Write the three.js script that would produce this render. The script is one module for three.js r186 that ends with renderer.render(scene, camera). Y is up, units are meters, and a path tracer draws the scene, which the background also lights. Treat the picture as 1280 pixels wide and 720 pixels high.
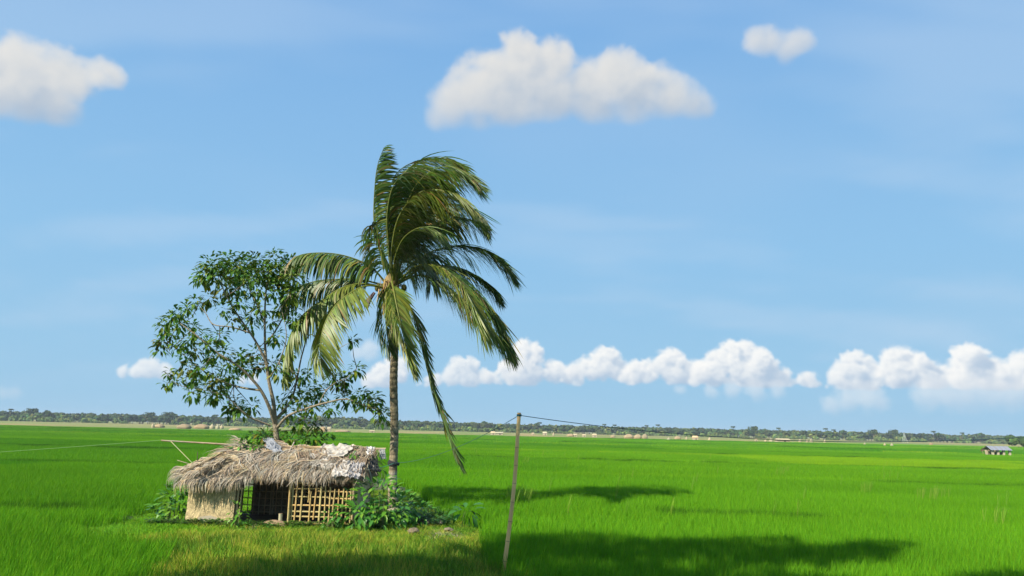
import * as THREE from 'three';
import { mergeGeometries } from 'three/addons/utils/BufferGeometryUtils.js';

// ---------------------------------------------------------------- camera, sun, exposure
const scene = new THREE.Scene();
const FOC = 931, CAM_H = 2.8;
const camera = new THREE.PerspectiveCamera(2 * Math.atan(360 / FOC) * 180 / Math.PI, 16 / 9, 0.1, 9000);
camera.position.set(0, CAM_H, 0);
camera.rotation.set(Math.atan(177 / FOC), 0, 0);
camera.rotateZ(0.0236);
camera.updateMatrixWorld(true);
const SUN = new THREE.Vector3(-0.85, 1.0, 0.80).normalize();
const sun = new THREE.DirectionalLight(new THREE.Color(1.0, 0.925, 0.80), 5.0);
sun.position.copy(SUN).multiplyScalar(120).add(new THREE.Vector3(0, 0, -25));
sun.target.position.set(0, 0, -25);
sun.castShadow = true;
sun.shadow.mapSize.set(4096, 4096);
Object.assign(sun.shadow.camera, { left: -60, right: 60, top: 60, bottom: -60, near: 1, far: 300 });
scene.add(sun, sun.target);
const renderer = new THREE.WebGLRenderer({ antialias: true });
renderer.toneMapping = THREE.LinearToneMapping;
renderer.toneMappingExposure = 1.5;
renderer.shadowMap.enabled = true;

// ---------------------------------------------------------------- small maths
function rngOf(seed) {
  let a = seed >>> 0;
  return () => { a = (a + 0x6d2b79f5) >>> 0; let t = Math.imul(a ^ (a >>> 15), 1 | a); t = (t + Math.imul(t ^ (t >>> 7), 61 | t)) ^ t; return ((t ^ (t >>> 14)) >>> 0) / 4294967296; };
}
const R0 = rngOf(7);
const PERM = new Uint8Array(512);
{ const p = [...Array(256).keys()]; for (let i = 255; i > 0; i--) { const j = Math.floor(R0() * (i + 1)); [p[i], p[j]] = [p[j], p[i]]; } for (let i = 0; i < 512; i++) PERM[i] = p[i & 255]; }
const VAL = new Float32Array(256); for (let i = 0; i < 256; i++) VAL[i] = R0() * 2 - 1;
function noise(x, y, z) {                       // gradient noise, about -1..1
  const X = Math.floor(x), Y = Math.floor(y), Z = Math.floor(z);
  x -= X; y -= Y; z -= Z;
  const xi = X & 255, yi = Y & 255, zi = Z & 255;
  const u = x * x * x * (x * (x * 6 - 15) + 10), v = y * y * y * (y * (y * 6 - 15) + 10), w = z * z * z * (z * (z * 6 - 15) + 10);
  const A = PERM[xi] + yi, AA = PERM[A & 511] + zi, AB = PERM[(A + 1) & 511] + zi, B = PERM[xi + 1] + yi, BA = PERM[B & 511] + zi, BB = PERM[(B + 1) & 511] + zi;
  const g = (h, a, b, c) => { h &= 15; const p = h < 8 ? a : b, q = h < 4 ? b : h === 12 || h === 14 ? a : c; return ((h & 1) ? -p : p) + ((h & 2) ? -q : q); };
  const l = (t, a, b) => a + t * (b - a);
  return l(w, l(v, l(u, g(PERM[AA & 511], x, y, z), g(PERM[BA & 511], x - 1, y, z)), l(u, g(PERM[AB & 511], x, y - 1, z), g(PERM[BB & 511], x - 1, y - 1, z))),
    l(v, l(u, g(PERM[(AA + 1) & 511], x, y, z - 1), g(PERM[(BA + 1) & 511], x - 1, y, z - 1)), l(u, g(PERM[(AB + 1) & 511], x, y - 1, z - 1), g(PERM[(BB + 1) & 511], x - 1, y - 1, z - 1))));
}
function fbm(x, y, z, o) { let s = 0, a = 0.5; for (let i = 0; i < o; i++) { s += a * noise(x, y, z); x = x * 2.03 + 11.3; y = y * 2.03 + 5.1; z = z * 2.03 + 3.7; a *= 0.56; } return s; }
const clamp = (x, a = 0, b = 1) => Math.min(b, Math.max(a, x));
const lerp = (a, b, t) => a + (b - a) * t;
const sstep = (a, b, x) => { const t = clamp((x - a) / (b - a)); return t * t * (3 - 2 * t); };
const lin = (r, g, b) => { const f = (c) => { c /= 255; return c <= 0.04045 ? c / 12.92 : ((c + 0.055) / 1.055) ** 2.4; }; return [f(r), f(g), f(b)]; };
const V = (x, y, z) => new THREE.Vector3(x, y, z);
const DEG = Math.PI / 180;

// a pixel of the 1280x720 photograph gives a direction; its distance comes from the ground or a known depth
function ray(px, py) { return V((px - 640) / FOC, -(py - 360) / FOC, -1).applyQuaternion(camera.quaternion); }
function at(px, py, depth) { const d = ray(px, py); return d.multiplyScalar(depth / -d.z).add(camera.position); }
function ground(px, py, y = 0) { const d = ray(px, py); return d.multiplyScalar((y - CAM_H) / d.y).add(camera.position); }

// ---------------------------------------------------------------- sky: air and cumulus clouds, computed
{
  const W = 4096, H = 2048, data = new Float32Array(W * H * 4);
  const stops = [[-90, lin(150, 185, 205)], [-1, lin(158, 198, 224)], [0, lin(160, 202, 230)], [5, lin(155, 201, 233)], [13, lin(146, 196, 235)], [22, lin(137, 187, 232)], [34, lin(122, 173, 227)], [60, lin(92, 145, 212)], [90, lin(78, 130, 204)]];
  const dirAE = (px, py) => { const d = ray(px, py).normalize(); return [Math.atan2(d.x, -d.z) / DEG, Math.asin(d.y) / DEG]; };
  // sky without clouds
  for (let j = 0; j < H; j++) {
    const el = (j + 0.5) / H * 180 - 90;
    let k = 0; while (k < stops.length - 2 && stops[k + 1][0] < el) k++;
    const t = clamp((el - stops[k][0]) / (stops[k + 1][0] - stops[k][0]));
    const c = [0, 1, 2].map((q) => lerp(stops[k][1][q], stops[k + 1][1][q], t));
    for (let i = 0; i < W; i++) {
      const o = (j * W + i) * 4;
      data[o] = c[0]; data[o + 1] = c[1]; data[o + 2] = c[2]; data[o + 3] = 1;
    }
  }
  // thin high veil, all round: coarse grid of noise, interpolated
  {
    const GW = 720, GH = 180, g = new Float32Array((GW + 1) * (GH + 1));
    for (let j = 0; j <= GH; j++) for (let i = 0; i <= GW; i++) {
      const el = (j / GH) * 90, az = (i % GW) / GW * 2 * Math.PI, ce = Math.cos(el * DEG);
      const x = Math.cos(az) * ce, z = Math.sin(az) * ce, y = Math.sin(el * DEG);
      const q = 1 / (y + 0.25);
      const n = fbm(x * q * 1.1 + 3, z * q * 3.2 + 9, y * 1.5, 4), m = fbm(x * q * 0.7 + 21, z * q * 0.9 + 4, 2.2, 3);
      g[j * (GW + 1) + i] = clamp(sstep(-0.1, 0.42, n) * 0.34 + sstep(-0.05, 0.4, m) * 0.22) * sstep(0, 6, el) * (1 - 0.4 * sstep(40, 80, el));
    }
    const vc = lin(196, 218, 240);
    for (let j = H / 2; j < H; j++) for (let i = 0; i < W; i++) {
      const fy = ((j + 0.5) / H * 180 - 90) / 90 * GH, fx = (i + 0.5) / W * GW, y0 = Math.min(GH - 1, Math.max(0, Math.floor(fy))), x0 = Math.min(GW - 1, Math.floor(fx)), u = fx - x0, v = clamp(fy - y0);
      const a = lerp(lerp(g[y0 * (GW + 1) + x0], g[y0 * (GW + 1) + x0 + 1], u), lerp(g[(y0 + 1) * (GW + 1) + x0], g[(y0 + 1) * (GW + 1) + x0 + 1], u), v) * 0.85;
      const o = (j * W + i) * 4;
      for (let c = 0; c < 3; c++) data[o + c] = lerp(data[o + c], vc[c], a);
    }
  }
  // a cumulus is a pile of puffs (azimuth, elevation, radius in degrees) eroded by noise and marched through in depth
  const L = V(SUN.x, SUN.y, SUN.z);
  function cloud(puffs, o) {
    const { fr = 0.55, amp = 0.55, bil = 0.3, dens = 1.6, alpha = 1, steps = 22, oct = 5, seed = 0, lit, shade, lsteps = 5, edge = 3, tl = 0.9, wisp = 0.5, base = null } = o;
    let a0 = 1e9, a1 = -1e9, e0 = 1e9, e1 = -1e9, wr = 0;
    for (const [a, e, r] of puffs) { const rr = r * 1.5; a0 = Math.min(a0, a - rr * 1.1); a1 = Math.max(a1, a + rr * 1.1); e0 = Math.min(e0, e - rr); e1 = Math.max(e1, e + rr); wr = Math.max(wr, r * 1.3); }
    const ac = (a0 + a1) / 2, ec = Math.cos(((e0 + e1) / 2) * DEG), bot = base ?? Math.min(...puffs.map((p) => p[1] - p[2] * 0.6)), top = Math.max(...puffs.map((p) => p[1] + p[2]));
    const P = puffs.map(([a, e, r, w = 0, q = 1]) => [(a - ac) * ec, e, r, w * r, q]);
    const den = (x, y, z, oc) => {
      let e = 0;
      for (const [px, py, r, pz, q] of P) { const dx = x - px, dy = y - py, dz = z - pz, d2 = dx * dx + dy * dy + dz * dz; if (d2 > 4 * r * r) continue; e += Math.exp(6 * (q - Math.sqrt(d2) / r)); }
      if (e < 0.03) return 0;
      const h = clamp((y - bot) / (top - bot)), f = Math.log(e) / 6 - 0.08;
      // billows on the upper side, torn wisps on the lower
      let n = 0, a = 0.5, b = 0, X = x * fr + seed * 7.1, Y = y * fr * 1.1 + seed * 3.3, Z = z * fr + seed;
      for (let k = 0; k < oc; k++) { const v = noise(X, Y, Z); n += a * v; b += a * (0.42 - Math.abs(v)); a *= 0.55; X = X * 2.05 + 11.3; Y = Y * 2.05 + 5.1; Z = Z * 2.05 + 3.7; }
      let v = f + n * amp + b * bil * (0.4 + h);
      v -= wisp * (1 - sstep(0, 0.35, h)) * (0.5 + n);
      if (base !== null) v -= 1.3 * sstep(base + 0.25, base - 0.45, y);
      return clamp(v * edge * lerp(0.55, 1.25, h)) * dens;
    };
    const j0 = Math.max(0, Math.floor((e0 + 90) / 180 * H)), j1 = Math.min(H - 1, Math.ceil((e1 + 90) / 180 * H));
    const i0 = Math.floor((a0 - 90 + 180) / 360 * W), i1 = Math.ceil((a1 - 90 + 180) / 360 * W);
    const h = 2 * wr / steps, ls = wr * 0.2;
    for (let j = j0; j <= j1; j++) for (let i = i0; i <= i1; i++) {
      const el = (j + 0.5) / H * 180 - 90, az = (i + 0.5) / W * 360 - 180 + 90, x = (az - ac) * ec;
      let near = false;
      for (const [px, py, r, , q] of P) { const dx = x - px, dy = el - py; if (dx * dx + dy * dy < (r * (q + 0.5)) ** 2) { near = true; break; } }
      if (!near) continue;
      let T = 1, B = 0;
      for (let s = 0; s < steps && T > 0.03; s++) {
        const z = wr - (s + 0.5) * h, d = den(x, el, z, oct);
        if (d <= 0.01) continue;
        let tau = 0;
        for (let k = 1; k <= lsteps; k++) tau += den(x + L.x * ls * k, el + L.y * ls * k, z + L.z * ls * k * 0.6, Math.max(2, oct - 2)) * ls;
        const ab = 1 - Math.exp(-d * h * 2), hh = clamp((el - bot) / (top - bot));
        const li = (0.68 * Math.exp(-tau * tl) + 0.32 * Math.exp(-tau * tl * 0.25)) * lerp(0.72, 1, sstep(0, 0.55, hh));
        B += T * ab * li; T *= 1 - ab;
      }
      const a = (1 - T) * alpha; if (a < 0.004) continue;
      const br = clamp(B / Math.max(1e-4, 1 - T));
      const k = (j * W + ((i % W) + W) % W) * 4;
      for (let c = 0; c < 3; c++) data[k + c] = lerp(data[k + c], lerp(shade[c], lit[c], br), a);
    }
  }
  const puffPx = (list, dy = 0) => list.map(([x, y, r, w, q]) => { const [a, e] = dirAE(x, y + dy); return [a, e, r / FOC / DEG * 0.93, w, q]; });
  const high = { fr: 0.42, amp: 0.85, bil: 0.7, dens: 0.8, edge: 1.15, tl: 1.1, wisp: 0.65, lit: lin(236, 233, 227), shade: lin(158, 180, 205), alpha: 0.96, steps: 26 };
  cloud(puffPx([[648, 84, 46], [600, 108, 44], [565, 132, 36], [545, 144, 24], [690, 78, 34], [640, 122, 46], [690, 112, 44], [735, 100, 30], [770, 98, 40], [745, 124, 36], [800, 106, 42], [840, 118, 32], [868, 126, 24], [790, 130, 30], [705, 58, 14], [885, 132, 12], [600, 142, 24]], 8), { ...high, seed: 1 });
  cloud(puffPx([[-30, 92, 44], [18, 92, 40], [55, 100, 38], [90, 94, 30], [122, 88, 22], [142, 88, 14], [70, 120, 26], [40, 118, 30], [-80, 104, 50], [-130, 110, 40]], 8), { ...high, seed: 2 });
  cloud(puffPx([[945, 46, 16], [962, 50, 20], [985, 54, 24], [1004, 50, 16], [982, 66, 16], [938, 40, 9]], 6), { ...high, seed: 3, alpha: 0.85 });
  const low = { fr: 1.2, amp: 0.85, bil: 1.15, dens: 2.3, edge: 2.0, tl: 1.15, wisp: 0.6, lit: lin(255, 254, 251), shade: lin(168, 192, 218), alpha: 0.96, steps: 24 };
  const el = (x, y) => dirAE(x, y)[1];
  const pile = (b, list) => puffPx(list.flatMap(([x, top, w]) => { const o = []; for (let y = top + w * 0.4; y < b; y += w * 0.36) { const k = (y - top) / (b - top + 1); o.push([x + Math.sin(y * 1.7 + x) * w * 0.3, y, w * (0.36 + 0.2 * k)]); } const q = rngOf(x * 13 + top); for (let m = 0; m < 9; m++) { const f = q(), y = top + w * 0.2 + f * (b - top) * 0.85; o.push([x + (q() - 0.5) * w * (0.7 + f * 1.3), y, w * (0.13 + q() * 0.16), (q() - 0.2) * 2]); } return o; }));
  const bank = (b, list, seed, al = 0.96) => cloud(pile(b, list), { ...low, seed, alpha: al, base: el(list[0][0], b + 6) });
  bank(478, [[668, 428, 42], [636, 448, 34], [606, 462, 28], [694, 454, 34], [716, 462, 26]], 5);
  bank(474, [[748, 437, 36], [726, 456, 26], [774, 452, 32]], 15);
  bank(478, [[836, 441, 38], [806, 454, 34], [862, 456, 34], [786, 464, 26]], 16);
  bank(480, [[932, 432, 50], [886, 442, 34], [908, 456, 34], [962, 454, 34], [986, 464, 30], [1004, 468, 26]], 17);
  bank(482, [[490, 450, 34], [470, 462, 24]], 6, 0.9);
  bank(480, [[581, 448, 28], [560, 462, 30], [538, 470, 22]], 26, 0.85);
  bank(484, [[1074, 446, 40], [1052, 462, 22], [1092, 462, 28]], 7, 0.92);
  bank(482, [[1136, 441, 42], [1164, 458, 30], [1188, 464, 24], [1118, 462, 20]], 8);
  bank(484, [[1218, 436, 36], [1240, 458, 34], [1270, 450, 40], [1306, 446, 46], [1346, 454, 44]], 18);
  const faint = { ...low, fr: 0.9, dens: 1.0, edge: 1.0, alpha: 0.5, wisp: 0 };
  cloud(puffPx([[1160, 498, 18], [1185, 494, 20], [1210, 496, 20], [1240, 494, 20], [1270, 496, 20], [1300, 495, 20]]), { ...faint, seed: 9 });
  cloud(puffPx([[1040, 508, 14], [1060, 500, 16], [1084, 500, 18], [1100, 506, 12]]), { ...faint, seed: 19 });
  cloud(puffPx([[890, 490, 10], [915, 488, 12], [945, 490, 14], [970, 489, 12], [850, 488, 8]]), { ...faint, seed: 10 });
  cloud(puffPx([[155, 467, 8], [170, 465, 10], [186, 463, 12], [203, 466, 10], [305, 478, 8], [316, 476, 8]]), { ...low, seed: 11, alpha: 0.8 });
  cloud(puffPx([[18, 489, 10], [4, 490, 9], [462, 438, 12], [448, 442, 9]]), { ...faint, seed: 12 });
  // the same kind of clouds all round, outside the frame
  const rr = rngOf(99);
  for (let az = 46; az < 312; az += 9 + rr() * 12) {
    const n = 4 + Math.floor(rr() * 5), e = 4.2 + rr() * 1.6, p = [];
    for (let k = 0; k < n; k++) p.push([az + k * 1.35 + rr() * 0.5, e + rr() * 1.4, 1.1 + rr() * 0.8]);
    cloud(p, { ...low, seed: 20 + az, base: e - 0.5, steps: 9, lsteps: 2, oct: 3 });
  }
  for (let k = 0; k < 15; k++) {
    const az = 44 + k * 18 + rr() * 9, e = 16 + rr() * 26, p = [], n = 4 + Math.floor(rr() * 5);
    for (let q = 0; q < n; q++) p.push([az + q * 2.2 + rr() * 1.5, e + (rr() - 0.5) * 2, 2.2 + rr() * 1.8]);
    cloud(p, { ...high, seed: 60 + k, steps: 8, lsteps: 2, oct: 3 });
  }
  for (let k = 0; k < data.length; k++) if ((k & 3) !== 3) data[k] /= renderer.toneMappingExposure;
  const tex = new THREE.DataTexture(data, W, H, THREE.RGBAFormat, THREE.FloatType);
  tex.mapping = THREE.EquirectangularReflectionMapping;
  tex.magFilter = tex.minFilter = THREE.LinearFilter;
  tex.wrapS = THREE.RepeatWrapping;
  tex.needsUpdate = true;
  scene.background = tex;
  scene.environment = tex;
}

// ---------------------------------------------------------------- builders
const taken = new Map();
function numbered(name) { const n = taken.get(name) ?? 0; taken.set(name, n + 1); return n ? `${name}_${String(n).padStart(3, '0')}` : name; }
function tag(o, label, category, group, kind) {
  o.name = numbered(o.name); o.userData.label = label;
  if (category) o.userData.category = category;
  if (group) o.userData.group = group;
  if (kind) o.userData.kind = kind;
  scene.add(o); return o;
}
function thing(name, label, category, p = V(0, 0, 0), group) { const g = new THREE.Group(); g.name = name; g.position.copy(p); return tag(g, label, category, group); }
class MB {                                       // collects triangles with colours and uv in metres
  constructor() { this.p = []; this.c = []; this.i = []; this.t = []; this.n = null; }
  v(p, c = WHITE, u = 0, w = 0) { this.p.push(p.x, p.y, p.z); this.c.push(c[0], c[1], c[2]); this.t.push(u, w); return this.p.length / 3 - 1; }
  tri(a, b, c) { this.i.push(a, b, c); }
  quad(a, b, c, d) { this.i.push(a, b, c, a, c, d); }
  geometry() {
    const g = new THREE.BufferGeometry();
    g.setAttribute('position', new THREE.Float32BufferAttribute(this.p, 3));
    g.setAttribute('color', new THREE.Float32BufferAttribute(this.c, 3));
    g.setAttribute('uv', new THREE.Float32BufferAttribute(this.t, 2));
    g.setIndex(this.i); g.computeVertexNormals(); return g;
  }
  build(name, m, parent, off) {
    const g = this.geometry(); if (off) g.translate(-off.x, -off.y, -off.z);
    const o = new THREE.Mesh(g, m); o.name = name; o.castShadow = o.receiveShadow = true; if (off) o.position.copy(off); if (parent) parent.add(o); return o;
  }
  // tube through points with radii; seg sides
  tube(pts, rad, seg = 8, col = WHITE, cap = true) {
    const rows = []; let N = null, len = 0;
    for (let k = 0; k < pts.length; k++) {
      const T = V(0, 0, 0); if (k) T.add(pts[k]).sub(pts[k - 1]); if (k < pts.length - 1) T.add(pts[k + 1]).sub(pts[k]); T.normalize();
      if (k) len += pts[k].distanceTo(pts[k - 1]);
      if (!N) N = Math.abs(T.y) < 0.9 ? V(0, 1, 0).cross(T).normalize() : V(1, 0, 0).cross(T).normalize();
      N.sub(T.clone().multiplyScalar(N.dot(T))).normalize();
      const B = T.clone().cross(N), r = typeof rad === 'function' ? rad(k / (pts.length - 1), k) : rad[k] ?? rad, row = [];
      const cc = typeof col === 'function' ? col(k / (pts.length - 1), k) : col;
      for (let s = 0; s <= seg; s++) { const a = s / seg * 2 * Math.PI; row.push(this.v(pts[k].clone().addScaledVector(N, Math.cos(a) * r).addScaledVector(B, Math.sin(a) * r), cc, a * r, len)); }
      rows.push(row);
    }
    for (let k = 0; k + 1 < rows.length; k++) for (let s = 0; s < seg; s++) this.quad(rows[k][s], rows[k][s + 1], rows[k + 1][s + 1], rows[k + 1][s]);
    if (cap) for (const [row, q] of [[rows[0], 0], [rows[rows.length - 1], pts.length - 1]]) { const cc = typeof col === 'function' ? col(q ? 1 : 0, q) : col; const c = this.v(pts[q], cc), ring = row.map((x) => this.v(V(this.p[x * 3], this.p[x * 3 + 1], this.p[x * 3 + 2]), cc)); for (let s = 0; s < seg; s++) q ? this.tri(c, ring[s], ring[s + 1]) : this.tri(c, ring[s + 1], ring[s]); }
    return this;
  }
  // an elliptical leaf, folded along its midrib and bent down
  leaf(p, d, up, len, wid, col, bend = 0.25, fold = 0.25) {
    const side = d.clone().cross(up).normalize(), n = side.clone().cross(d).normalize();
    const prof = [[0, 0.06], [0.3, 0.85], [0.62, 1], [1, 0]]; let L = null, M = null, Rr = null;
    for (const [t, w] of prof) {
      const c = p.clone().addScaledVector(d, len * t).addScaledVector(V(0, -1, 0), bend * len * t * t);
      const e = wid * 0.5 * w, m = this.v(c, col);
      if (w === 0) { this.tri(L, M, m); this.tri(M, Rr, m); break; }
      const l = this.v(c.clone().addScaledVector(side, -e).addScaledVector(n, e * fold), col), r = this.v(c.clone().addScaledVector(side, e).addScaledVector(n, e * fold), col);
      if (L !== null) { this.quad(L, M, m, l); this.quad(M, Rr, r, m); }
      L = l; M = m; Rr = r;
    }
  }
  // a ribbon along points
  ribbon(pts, wid, side, col) {
    let a = null, b = null; const n = pts.length - 1;
    pts.forEach((p, k) => {
      const w = (typeof wid === 'function' ? wid(k / n) : wid) * 0.5;
      if (w < 1e-4) { const t = this.v(p, col); this.tri(a, b, t); return; }
      const l = this.v(p.clone().addScaledVector(side, -w), col), r = this.v(p.clone().addScaledVector(side, w), col);
      if (a !== null) this.quad(a, b, r, l); a = l; b = r;
    });
  }
  box(cx, cy, cz, sx, sy, sz, col = WHITE, rot = 0) {
    const g = new THREE.BoxGeometry(sx, sy, sz), P = g.attributes.position, base = this.p.length / 3, m = new THREE.Matrix4().makeRotationZ(rot).setPosition(cx, cy, cz), q = V(0, 0, 0);
    for (let k = 0; k < P.count; k++) { q.fromBufferAttribute(P, k).applyMatrix4(m); this.v(q, col, q.x + q.z, q.y); }
    for (const x of g.index.array) this.i.push(x + base); return this;
  }
}
const WHITE = [1, 1, 1];
const curve = (pts, n) => new THREE.CatmullRomCurve3(pts, false, 'centripetal').getPoints(n);
const vary = (c, r, k = 0.2, hue = 0.1) => { const b = 1 + (r() - 0.5) * 2 * k, h = (r() - 0.5) * 2 * hue; return [c[0] * b * (1 + h * 1.6), c[1] * b, c[2] * b * (1 - h)]; };

function noiseTexture(size, fn, srgb) {          // tiling texture from a function of (u, v) on a torus
  const d = new Uint8Array(size * size * 4);
  for (let j = 0; j < size; j++) for (let i = 0; i < size; i++) { const c = fn(i / size, j / size), o = (j * size + i) * 4; d[o] = clamp(c[0]) * 255; d[o + 1] = clamp(c[1]) * 255; d[o + 2] = clamp(c[2]) * 255; d[o + 3] = 255; }
  const t = new THREE.DataTexture(d, size, size, THREE.RGBAFormat, THREE.UnsignedByteType);
  t.wrapS = t.wrapT = THREE.RepeatWrapping; t.magFilter = THREE.LinearFilter; t.minFilter = THREE.LinearMipmapLinearFilter; t.generateMipmaps = true;
  if (srgb) t.colorSpace = THREE.SRGBColorSpace; t.needsUpdate = true; return t;
}
const tileNoise = (u, v, f, o, s = 0) => { const a = u * 2 * Math.PI, b = v * 2 * Math.PI, k = f / 6.283; return fbm(Math.cos(a) * k + s, Math.sin(a) * k + Math.cos(b) * k * 0.7 + 5, Math.sin(b) * k + s * 0.3, o); };

const leafy = (o = {}) => new THREE.MeshPhysicalMaterial({ vertexColors: true, roughness: 0.55, transmission: 0.32, thickness: 0, specularIntensity: 0.35, side: THREE.DoubleSide, ...o });
const matte = (o = {}) => new THREE.MeshStandardMaterial({ vertexColors: true, roughness: 0.9, side: THREE.DoubleSide, ...o });
const barkBump = noiseTexture(256, (u, v) => { const n = 0.5 + tileNoise(u, v, 30, 4, 2) * 0.9; return [n, n, n]; });
const fineBump = noiseTexture(256, (u, v) => { const n = 0.5 + tileNoise(u, v, 60, 3, 8) * 0.9; return [n, n, n]; });
const blotch = noiseTexture(512, (u, v) => { const n = tileNoise(u, v, 14, 5, 3), m = tileNoise(u, v, 50, 3, 7); const k = 0.86 + n * 0.35 + m * 0.25; return [k, k * 0.985, k * 0.96]; }, true);
const M = {
  rice: leafy({ roughness: 0.75, transmission: 0.42, specularIntensity: 0.05 }),
  grass: leafy({ roughness: 0.7, transmission: 0.3, specularIntensity: 0.15 }),
  palm: leafy({ roughness: 0.42, transmission: 0.28, specularIntensity: 0.5 }),
  leaf: leafy({ roughness: 0.5, transmission: 0.45, specularIntensity: 0.25 }),
  broad: leafy({ roughness: 0.4, transmission: 0.28, specularIntensity: 0.5 }),
  bark: matte({ map: blotch, bumpMap: barkBump, bumpScale: 0.02 }),
  palmBark: matte({ map: blotch, bumpMap: barkBump, bumpScale: 0.012 }),
  thatch: matte({ roughness: 0.95 }),
  bamboo: new THREE.MeshStandardMaterial({ vertexColors: true, roughness: 0.5, bumpMap: fineBump, bumpScale: 0.001 }),
  mud: matte({ map: blotch, bumpMap: barkBump, bumpScale: 0.012 }),
  cloth: new THREE.MeshPhysicalMaterial({ vertexColors: true, roughness: 0.7, side: THREE.DoubleSide, transmission: 0.15, thickness: 0, specularIntensity: 0.4 }),
  plain: matte({}),
  tin: new THREE.MeshStandardMaterial({ vertexColors: true, roughness: 0.45, metalness: 0.4, side: THREE.DoubleSide }),
  far: matte({ roughness: 1 }),
  cord: new THREE.MeshStandardMaterial({ vertexColors: true, roughness: 0.6 }),
};

// ---------------------------------------------------------------- ground
const poly = [[205, 770], [222, 700], [228, 684], [190, 672], [112, 670], [106, 656], [150, 646], [196, 640], [208, 618], [225, 596], [330, 588], [470, 592], [520, 612], [536, 632], [556, 648], [590, 652], [598, 668], [588, 690], [618, 716], [636, 770]].map(([x, y]) => { const p = ground(x, y, 0.25); return [p.x, p.z]; });
function insideMound(x, z) {                     // signed distance to the mound's outline, positive inside
  let c = false, d = 1e9;
  for (let i = 0, j = poly.length - 1; i < poly.length; j = i++) {
    const [xi, zi] = poly[i], [xj, zj] = poly[j];
    if ((zi > z) !== (zj > z) && x < (xj - xi) * (z - zi) / (zj - zi) + xi) c = !c;
    const ex = xj - xi, ez = zj - zi, t = clamp(((x - xi) * ex + (z - zi) * ez) / (ex * ex + ez * ez)), dx = x - xi - ex * t, dz = z - zi - ez * t;
    d = Math.min(d, dx * dx + dz * dz);
  }
  return (c ? 1 : -1) * Math.sqrt(d);
}
const EMB = -7.5;                                // foot of the road embankment the photograph is taken from
function groundY(x, z) {
  let y = 0;
  if (z < -9 && z > -60 && Math.abs(x) < 30) y += sstep(-0.35, 0.7, insideMound(x, z)) * 0.09 + noise(x * 0.7, 3, z * 0.7) * 0.03;
  if (z > EMB) y += sstep(EMB, -2.8, z) * 1.15 * (1 - sstep(8, 13, z));
  return y;
}
{
  const axis = (fine0, fine1, step, lo, hi) => { const a = []; for (let q = fine0; q <= fine1 + 1e-6; q += step) a.push(q); let s = step, q = fine1; while (q < hi) { s *= 1.35; q += s; a.push(Math.min(q, hi)); } s = step; q = fine0; while (q > lo) { s *= 1.35; q -= s; a.unshift(Math.max(q, lo)); } return a; };
  const xs = axis(-16, 16, 0.25, -2600, 2600), zs = axis(-34, 14, 0.25, -2600, 500), b = new MB();
  for (const z of zs) for (const x of xs) {
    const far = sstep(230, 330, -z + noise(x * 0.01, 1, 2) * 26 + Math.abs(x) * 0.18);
    const n = noise(x * 0.05, z * 0.05, 4), tan = lerp(0.0, 1, clamp(0.5 + n * 1.2));
    const soil = z > EMB ? [0.20, 0.16, 0.10] : insideMound(x, z) > 0 && Math.abs(x) < 30 && z > -60 ? (Math.abs(x + 1.6 - (z + 20) * 0.15) < 0.55 && z > -22.8 && z < -18.2 ? [0.33, 0.29, 0.17] : [0.10, 0.115, 0.035]) : [0.03, 0.06, 0.012];
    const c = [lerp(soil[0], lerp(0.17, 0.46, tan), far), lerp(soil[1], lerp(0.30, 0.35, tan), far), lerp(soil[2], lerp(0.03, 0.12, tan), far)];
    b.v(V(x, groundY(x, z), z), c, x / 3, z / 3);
  }
  const nx = xs.length;
  for (let j = 0; j + 1 < zs.length; j++) for (let i = 0; i + 1 < nx; i++) b.quad(j * nx + i, (j + 1) * nx + i, (j + 1) * nx + i + 1, j * nx + i + 1);
  const o = b.build('ground', matte({ map: blotch, bumpMap: barkBump, bumpScale: 0.05 })); tag(o, 'wet paddy soil and raised earth reaching to the distant village', 'ground', null, 'structure');
}

// ---------------------------------------------------------------- rice and grass
function bladePatch(seed, size, n, h0, h1, w, lean, cols, seg = 2, wild = 0.25) {
  const r = rngOf(seed), b = new MB();
  for (let k = 0; k < n; k++) {
    const x = (r() - 0.5) * size, z = (r() - 0.5) * size, h = lerp(h0, h1, r()), a = r() * 6.283, s = V(Math.cos(a), 0, Math.sin(a));
    const tilt = V((r() - 0.5) * wild * 2 + lean, 1, (r() - 0.5) * wild * 2).normalize(), bow = V(lean * 1.2 + (r() - 0.5) * 0.9, 0, (r() - 0.5) * 0.9);
    const pts = [0, 1, 2, 3].slice(0, seg + 1).map((q) => { const t = q / seg; return V(x, 0, z).addScaledVector(tilt, h * t).addScaledVector(bow, h * 0.3 * t * t).add(V(0, -h * 0.13 * t * t, 0)); });
    b.ribbon(pts, (t) => (t >= 1 ? 0 : w * (1 - t * 0.35)), s, vary(cols[Math.floor(r() * cols.length)], r, 0.2, 0.14));
  }
  return b.geometry();
}
function spread(name, geo, mat, list, label, category) {   // what nobody could count: one object of many copies
  const o = new THREE.InstancedMesh(geo, mat, list.length), m = new THREE.Matrix4(), q = new THREE.Quaternion(), up = V(0, 1, 0), c = new THREE.Color();
  list.forEach(([x, y, z, a, s, sy, tint], k) => { q.setFromAxisAngle(up, a); m.compose(V(x, y, z), q, V(s, sy, s)); o.setMatrixAt(k, m); c.setRGB(tint[0], tint[1], tint[2]); o.setColorAt(k, c); });
  o.name = name; o.castShadow = o.receiveShadow = true;
  return tag(o, label, category, null, 'stuff');
}
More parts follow.
